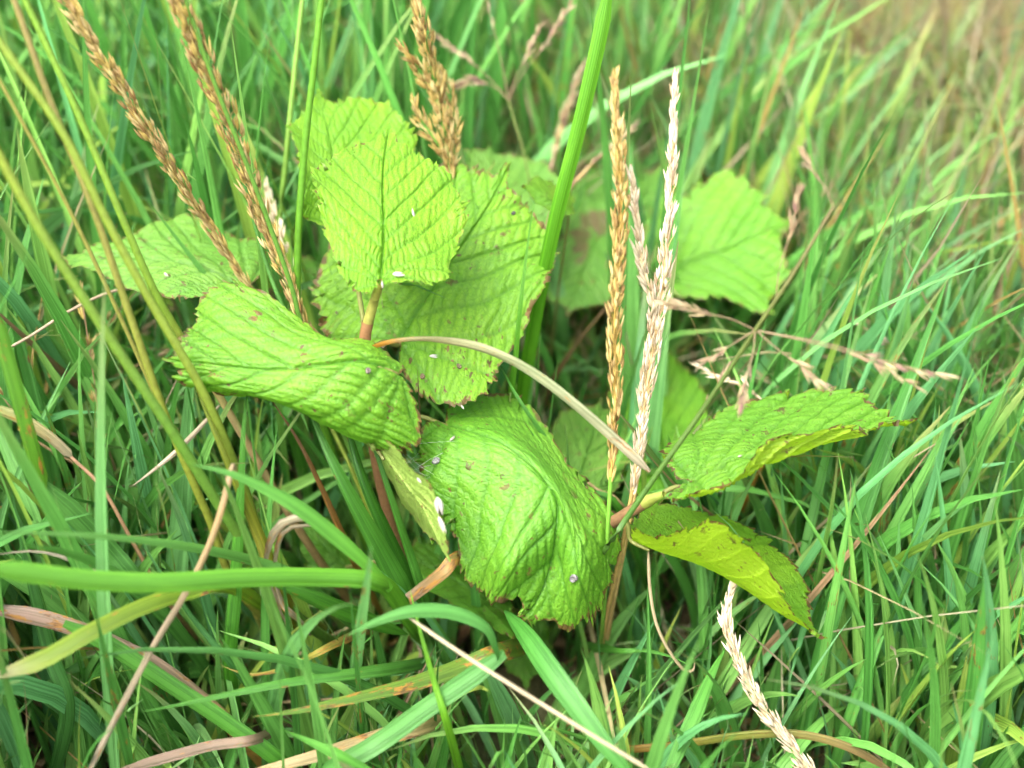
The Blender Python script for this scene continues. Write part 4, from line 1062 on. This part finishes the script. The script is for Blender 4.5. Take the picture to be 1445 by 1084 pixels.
# ------------------------------------------------------------------ the sward
def sward(n, xr, yr, seed, params, S=10):
    """n blades; returns per-blade centre lines (n, S, 3), across vectors, widths and colours"""
    rng = np.random.default_rng(seed)
    x = rng.uniform(*xr, n); y = rng.uniform(*yr, n)
    # clump the roots a little
    cx = rng.uniform(*xr, n // 14 + 1); cy = rng.uniform(*yr, n // 14 + 1)
    ci = rng.integers(0, len(cx), n)
    cl = rng.uniform(0, 1, n) < 0.6
    x = np.where(cl, cx[ci] + rng.normal(0, .022, n), x); y = np.where(cl, cy[ci] + rng.normal(0, .022, n), y)
    H, az, th0, bend, W, tint, spot = params(rng, x, y)
    s = np.linspace(0, 1, S)
    th = th0[:, None] + bend[:, None] * s[None] ** 1.6
    seg = (H / (S - 1))[:, None]
    dx = np.sin(th) * seg; dz = np.cos(th) * seg
    wob = rng.normal(0, .10, (n, 1)) * np.sin(s[None] * 5 + rng.uniform(0, 6, (n, 1)))
    a = az[:, None] + wob
    step = np.stack([np.cos(a) * dx, np.sin(a) * dx, dz], -1)
    pos = np.cumsum(step, 1) - step[:, :1]
    pos = pos + np.stack([x, y, np.full(n, -.01)], -1)[:, None]
    tw = rng.uniform(0, math.pi, n)[:, None] * 0.35 + rng.normal(0, .5, (n, 1)) * s[None] + np.where(rng.uniform(0, 1, (n, 1)) < .5, 0, .8)
    side = np.stack([-np.sin(a), np.cos(a), np.zeros_like(a)], -1)
    tg = nrm(np.gradient(pos, axis=1))
    nn = np.cross(tg, side)
    ac = nrm(side * np.cos(tw)[..., None] + nn * np.sin(tw)[..., None])
    return pos, ac, W, tint, spot

def keep_mask(pos, margin=0.012, p_over=0.0, seed=3):
    """drop the blades that would stand in front of or through the sapling and the placed stalks"""
    n, S, _ = pos.shape
    fine = np.stack([pos[:, :-1] * (1 - t) + pos[:, 1:] * t for t in (0, .25, .5, .75)], 2).reshape(n, -1, 3)
    px, py, d = project(fine.reshape(-1, 3))
    i = ((py + 100) / GRID).astype(int); j = ((px + 100) / GRID).astype(int)
    ok = (i >= 1) & (j >= 1) & (i < DEPTH.shape[0] - 1) & (j < DEPTH.shape[1] - 1)
    bad = np.zeros(len(d), bool)
    ii, jj = i[ok], j[ok]
    dm = np.minimum.reduce([DEPTH[ii + a, jj + b] for a in (-1, 0, 1) for b in (-1, 0, 1)])
    # in front of something placed (by less than half a metre of air)
    bad[ok] = d[ok] < dm + margin
    bad[ok] &= dm < 8
    lm = np.minimum.reduce([LEAF_DEPTH[ii + a, jj + b] for a in (-1, 0, 1) for b in (-1, 0, 1)])
    leaf = np.zeros(len(d), bool)
    leaf[ok] = (d[ok] < lm + margin) & (lm < 8)
    rng = np.random.default_rng(seed)
    bad &= ~np.repeat(rng.uniform(0, 1, n) < 0.13, len(d) // n)
    bad |= leaf
    frac = bad.reshape(n, -1).mean(1)
    too_near = (d.reshape(n, -1) < 0.60).any(1)
    return ((frac < 0.001) | (rng.uniform(0, 1, n) < p_over)) & ~too_near

def ribbon_arrays(pos, ac, W, tint, spot, fold=0.35, tipgrad=None):
    n, S, _ = pos.shape
    s = np.linspace(0, 1, S)
    prof = np.minimum(0.5 + 1.4 * s, 1) * np.clip((1 - s) * 2.4, 0, 1) ** 0.8
    prof[-1] = 0.03
    w = W[:, None] * prof[None] * 0.5
    tg = nrm(np.gradient(pos, axis=1))
    nn = np.cross(tg, ac)
    L = np.concatenate([np.zeros((n, 1)), np.cumsum(np.linalg.norm(np.diff(pos, axis=1), axis=2), 1)], 1)
    V = np.stack([pos - ac * w[..., None] + nn * (fold * w)[..., None], pos, pos + ac * w[..., None] + nn * (fold * w)[..., None]], 2)
    UV = np.stack([np.broadcast_to(np.array([0, .5, 1.0])[None, None], (n, S, 3)), np.broadcast_to(L[..., None], (n, S, 3)), np.broadcast_to(spot[:, None, None], (n, S, 3))], -1)
    T = np.broadcast_to(tint[:, None, None, :], (n, S, 3, 3)).copy()
    # straw-coloured tip and base on part of the blades: their own colour
    if tipgrad is not None:
        tip = np.clip((s - 0.75) * 3.2, 0, 1)[None, :, None, None] * tipgrad[:, None, None, None]
        T = T * (1 - tip) + np.array([.40, .29, .13]) * tip
        T = T * (1 - .5 * np.clip(.25 - s, 0, 1)[None, :, None, None] * 4 * tipgrad[:, None, None, None]) + np.array([.20, .15, .07]) * .5 * (np.clip(.25 - s, 0, 1) * 4)[None, :, None, None] * tipgrad[:, None, None, None]
    T4 = np.concatenate([T, np.ones(T.shape[:-1] + (1,))], -1)
    i = np.arange(n * S * 3).reshape(n, S, 3)
    f = np.stack([i[:, :-1, :-1], i[:, :-1, 1:], i[:, 1:, 1:], i[:, 1:, :-1]], -1).reshape(-1, 4)
    return V.reshape(-1, 3), f, T4.reshape(-1, 4), UV.reshape(-1, 3)

PAL = np.array([(0.090, .300, .052), (.130, .365, .075), (.058, .215, .036), (.105, .330, .115), (.190, .420, .085), (.24, .42, .065), (.150, .40, .120)])
PALW = np.array([.24, .22, .16, .14, .10, .05, .09])
DEAD = np.array([(.46, .37, .20), (.36, .27, .14), (.54, .47, .30), (.29, .18, .10), (.38, .26, .08), (.40, .31, .20)])

def p_green(rng, x, y):
    n = len(x)
    right = np.clip((x - 0.02) / .25, 0, 1) * np.clip((y - 0.05) / .35, 0, 1)
    H = rng.uniform(.16, .36, n) * (1 - .42 * right) * (1 - .42 * np.clip((x - .06) / .15, 0, 1) * (1 - right))
    az = rng.uniform(0, 2 * math.pi, n)
    far0 = np.clip((y - .45) / .35, 0, 1)
    az = np.where(rng.uniform(0, 1, n) < .5 * right * far0, rng.normal(.35, .5, n), az)
    far = np.clip((y - .45) / .35, 0, 1)
    th0 = np.abs(rng.normal(0, .13, n)) + right * far * np.abs(rng.normal(0, .42, n))
    bend = np.abs(rng.normal(.25, .36, n)) + (rng.uniform(0, 1, n) < .14) * rng.uniform(.4, 1.5, n)
    W = rng.gamma(5, .00112, n).clip(.0018, .0105) * (1 - .25 * right) * (1 - .22 * np.clip((y - .3) / .3, 0, 1))
    ti = PAL[rng.choice(len(PAL), n, p=PALW)] * rng.uniform(.8, 1.25, (n, 1))
    ti = ti * (1 + right[:, None] * np.array([.95, .12, .75])) * np.array([1.18, 1.07, 1.06]) 
    return H, az, th0, bend, W, ti, np.where(rng.uniform(0, 1, n) < .2, rng.uniform(0, .35, n), 0)

def p_low(rng, x, y):
    H, az, th0, bend, W, ti, sp = p_green(rng, x, y)
    return H * .5, az, th0 + .15, bend, W * .85, ti * np.array([1.45, 1.2, 1.3]), sp  # tint lifted so the low blades lighten the deep shadow by colour

def p_dead(rng, x, y):
    n = len(x)
    H = rng.uniform(.10, .30, n) * (1 + .2 * np.clip(y - .3, 0, .5))
    az = rng.uniform(0, 2 * math.pi, n)
    right = np.clip((x - 0.02) / .25, 0, 1) * np.clip((y - 0.05) / .35, 0, 1)
    th0 = rng.uniform(.3, 1.45, n) * (1 - .55 * right)
    bend = rng.normal(.2, .5, n)
    W = rng.gamma(4, .00055, n).clip(.0009, .005)
    ti = DEAD[rng.integers(0, len(DEAD), n)] * rng.uniform(.7, 1.2, (n, 1))
    return H, az, th0, bend, W, ti, rng.uniform(0, .3, n)

def build_sward():
    parts = []
    # near green turf, then the meadow behind; a thinner belt carries on beyond the frame
    for (n, xr, yr, sd) in ((6800, (-.50, .45), (-.16, .45), 21), (3600, (.08, .60), (-.05, .60), 26), (7200, (-.75, .95), (.40, 1.15), 22), (7500, (-1.0, 1.5), (1.05, 2.0), 23), (2200, (.30, .95), (-.1, .45), 24), (900, (-.95, -.48), (-.1, .45), 25)):
        parts.append(sward(n, xr, yr, sd, p_green))
    pos = np.concatenate([p[0] for p in parts]); ac = np.concatenate([p[1] for p in parts]); W = np.concatenate([p[2] for p in parts])
    ti = np.concatenate([p[3] for p in parts]); sp = np.concatenate([p[4] for p in parts])
    under = [sward(n, xr, yr, sd, p_low, 10) for (n, xr, yr, sd) in ((5200, (-.50, .50), (-.16, .45), 41), (4200, (-.6, .9), (.35, 1.2), 42))]
    pos = np.concatenate([pos] + [p[0] for p in under]); ac = np.concatenate([ac] + [p[1] for p in under]); W = np.concatenate([W] + [p[2] for p in under])
    ti = np.concatenate([ti] + [p[3] for p in under]); sp = np.concatenate([sp] + [p[4] for p in under])
    k = keep_mask(pos)
    for f in (.68, .46, .30):
        alt = pos[:, :1] + (pos - pos[:, :1]) * f
        ok = keep_mask(alt) & ~k
        pos[ok] = alt[ok]; W[ok] *= f ** .35
        k |= ok
    pos, ac, W, ti, sp = pos[k], ac[k], W[k], ti[k], sp[k]
    tipg = (np.random.default_rng(9).uniform(0, 1, len(W)) < .35) * np.random.default_rng(10).uniform(.2, 1, len(W))
    # pick as single blades those that show largest
    px, py, d = project(pos.reshape(-1, 3))
    px, py, d = px.reshape(len(W), -1), py.reshape(len(W), -1), d.reshape(len(W), -1)
    inside = ((px > 0) & (px < 1445) & (py > 0) & (py < 1084)).mean(1)
    ext = np.hypot(px[:, -1] - px[:, 2], py[:, -1] - py[:, 2])
    # visible: count of samples that are not behind nearer things
    i = np.clip(((py + 100) / GRID).astype(int), 0, DEPTH.shape[0] - 1); j = np.clip(((px + 100) / GRID).astype(int), 0, DEPTH.shape[1] - 1)
    Z = np.full(DEPTH.shape, 9.0); np.minimum.at(Z, (i.ravel(), j.ravel()), d.ravel()); Z = np.minimum(Z, DEPTH)
    vis = (d < Z[i, j] + .02).mean(1)
    score = ext * W / d.mean(1) * inside * vis ** 1.5
    order = np.argsort(-score)
    single = order[:235]
    rest = np.ones(len(W), bool); rest[single] = False
    v, f, t, uv = ribbon_arrays(pos[rest], ac[rest], W[rest], ti[rest], sp[rest], tipgrad=tipg[rest])
    o = obj('grass', new_mesh('grass', v, f, M_GRASS, attrs={'tint': ('FLOAT_COLOR', t), 'buv': ('FLOAT_VECTOR', uv)}))
    o['kind'] = 'stuff'; o['label'] = 'dense green meadow grass around and behind the sapling'; o['category'] = 'grass'
    regions = [('far left beyond the culms', 'meadow at far left'), ('left of the rolled leaf', 'meadow left of the sapling'), ('behind the upper leaves', 'meadow behind the sapling'),
               ('behind the upper right seed heads', 'meadow at upper right'), ('right of the twig leaves', 'meadow right of the twig'), ('below the twig leaves', 'meadow at lower right'),
               ('low in front beneath the sapling', 'turf in front of the sapling'), ('at the lower left corner', 'turf at lower left')]
    wq = np.quantile(W[single], (.35, .75)); gq = np.quantile(ti[single][:, 2] / ti[single][:, 1], (.35, .75)); lq = np.quantile(ti[single][:, 1], (.35, .7))
    seen = {}
    for q in single:
        v, f, t, uv = ribbon_arrays(pos[q:q + 1], ac[q:q + 1], W[q:q + 1], ti[q:q + 1], sp[q:q + 1], tipgrad=tipg[q:q + 1])
        b = pos[q, 0]
        o = obj('grass_shoot', new_mesh('blade', v - b, f, M_GRASS, attrs={'tint': ('FLOAT_COLOR', t), 'buv': ('FLOAT_VECTOR', uv)}), None, b)
        mx, my = px[q].mean(), py[q].mean()
        if my > 830: z = 7 if mx < 380 else (6 if mx < 860 else 5)
        elif mx < 150: z = 0
        elif mx < 430: z = 1
        elif mx < 860: z = 2
        elif my < 420: z = 3
        else: z = 4 if my < 640 else 5
        wd = 'narrow' if W[q] < wq[0] else ('broad' if W[q] > wq[1] else 'medium')
        hue = ti[q, 2] / ti[q, 1]
        cw = ('pale ' if ti[q, 1] > lq[1] else 'dark ' if ti[q, 1] < lq[0] else '') + ('yellowish green' if hue < gq[0] else 'bluish green' if hue > gq[1] else 'green')
        ddx, ddy = px[q, -1] - px[q, 1], py[q, 1] - py[q, -1]
        droop = py[q, -1] - py[q].min() > 25
        ps = 'drooping' if droop else 'upright' if abs(ddx) < .22 * abs(ddy) else 'leaning left' if ddx < 0 else 'leaning right'
        tag(o, f'{wd} {cw} blade {ps}, {regions[z][0]}', 'grass blade', regions[z][1])
        seen.setdefault(o['label'], []).append((mx, o))
    ordinals(seen)
    parts = []
    for (n, xr, yr, sd) in ((1500, (-.50, .45), (-.16, .45), 31), (5000, (-.2, .6), (.1, .5), 36), (11500, (-.1, 1.1), (.40, 1.5), 32), (1500, (-.9, .2), (.4, 1.3), 35), (2600, (-1.3, 1.6), (1.2, 2.3), 33), (900, (.40, .95), (-.1, .45), 34)):
        parts.append(sward(n, xr, yr, sd, p_dead, 7))
    pos = np.concatenate([p[0] for p in parts]); ac = np.concatenate([p[1] for p in parts]); W = np.concatenate([p[2] for p in parts])
    ti = np.concatenate([p[3] for p in parts]); sp = np.concatenate([p[4] for p in parts])
    pos[..., 2] = np.maximum(pos[..., 2], .002 + .01 * np.random.default_rng(1).uniform(0, 1, pos.shape[:1])[:, None])
    k = keep_mask(pos)
    v, f, t, uv = ribbon_arrays(pos[k], ac[k], W[k], ti[k], sp[k], .6)
    o = obj('dead_grass', new_mesh('dead_grass', v, f, M_DRY, attrs={'tint': ('FLOAT_COLOR', t), 'buv': ('FLOAT_VECTOR', uv)}))
    o['kind'] = 'stuff'; o['label'] = 'tangle of dead straw lying among the green grass'; o['category'] = 'straw'

# ------------------------------------------------------------------ thin seed heads scattered in the meadow
def meadow_heads():
    rng = np.random.default_rng(77)
    seen = {}
    zones = [((15, 230), (400, 640), .95, 1.05, 'purplish thin seed head among the grass at the left edge', 'purplish seed heads at the left'),
             ((10, 420), (0, 260), 1.05, 1.25, 'thin brownish seed head in the blurred grass at upper left', 'brownish seed heads at upper left'),
             ((480, 830), (0, 240), 1.0, 1.25, 'thin pinkish seed head in the blurred grass behind the plume', 'pinkish seed heads behind the plume'),
             ((960, 1440), (20, 620), 1.1, 1.35, 'thin straw seed head in the blurred meadow at right', 'straw seed heads at right')]
    for zi, (xr, yr, d0, d1, label, group) in enumerate(zones):
        made = 0
        for _ in range(60):
            if made >= (9, 8, 9, 7)[zi]: break
            px, py = rng.uniform(*xr), rng.uniform(*yr)
            d = rng.uniform(d0, d1)
            d = min(d, ground_depth(px, py) - rng.uniform(.16, .24))
            i, j = int((py + 100) / GRID), int((px + 100) / GRID)
            if d < DEPTH[i - 2:i + 3, j - 2:j + 3].min() + .02 and DEPTH[i - 2:i + 3, j - 2:j + 3].min() < 8: continue
            top = P(px, py, d)
            a = rng.uniform(-1.3, 1.3)
            ln = rng.uniform(.035, .08)
            tipd = nrm(np.array([math.sin(a), rng.uniform(-.4, .4), max(.15, math.cos(a))]))
            root = np.array([top[0] - tipd[0] * .10, top[1] + rng.uniform(0, .03), 0.0])
            c = catmull(np.array([root, (root * .4 + top * .6) + [-.01 * tipd[0], 0, .02], top]), 14)
            base = root.copy()
            t = thing('grass_stalk', label, 'grass stalk', base, group)
            seen.setdefault(label, []).append((px, t))
            obj('stem', tube_mesh(c, .0006, (.34, .22, .12), 5, base=base), t)
            hc = catmull(np.array([top, top + tipd * ln * .5 + [0, 0, .004], top + tipd * ln]), 12)
            pan = obj('panicle', tube_mesh(hc, .0003, (.34, .2, .12), 4, base=base), t)
            tg = tangents(hc)
            mat = (M_PINK, M_PINK, M_PINK, M_PALE)[zi] if rng.uniform() < .75 else M_STRAW
            vs = spikelets('bg' + mat.name, mat, .0060, .0017)
            jv, jf, kk = [], [], 0
            for q in range(rng.integers(16, 40)):
                ii = rng.integers(0, 12)
                rd = rng.normal(0, 1, 3); rd = nrm(rd - tg[ii] * (rd @ tg[ii]))
                ax = nrm(tg[ii] + rd * .35)
                m = np.array(frame_matrix(hc[ii] + rd * rng.uniform(0, .0028) - base - ax * .003, ax, rng.uniform(0, 6), rng.uniform(.8, 1.2)))
                src = vs[rng.integers(4)]
                v = np.array([vv.co[:] for vv in src.vertices]); f = np.array([pp.vertices[:] for pp in src.polygons])
                jv.append(v @ m[:3, :3].T + m[:3, 3]); jf.append(f + kk); kk += len(v)
            o = obj('spikelets', new_mesh('spikelets', np.vstack(jv), np.vstack(jf), mat), pan)
            o['kind'] = 'stuff'
            made += 1
    ordinals(seen)
meadow_heads()
build_sward()
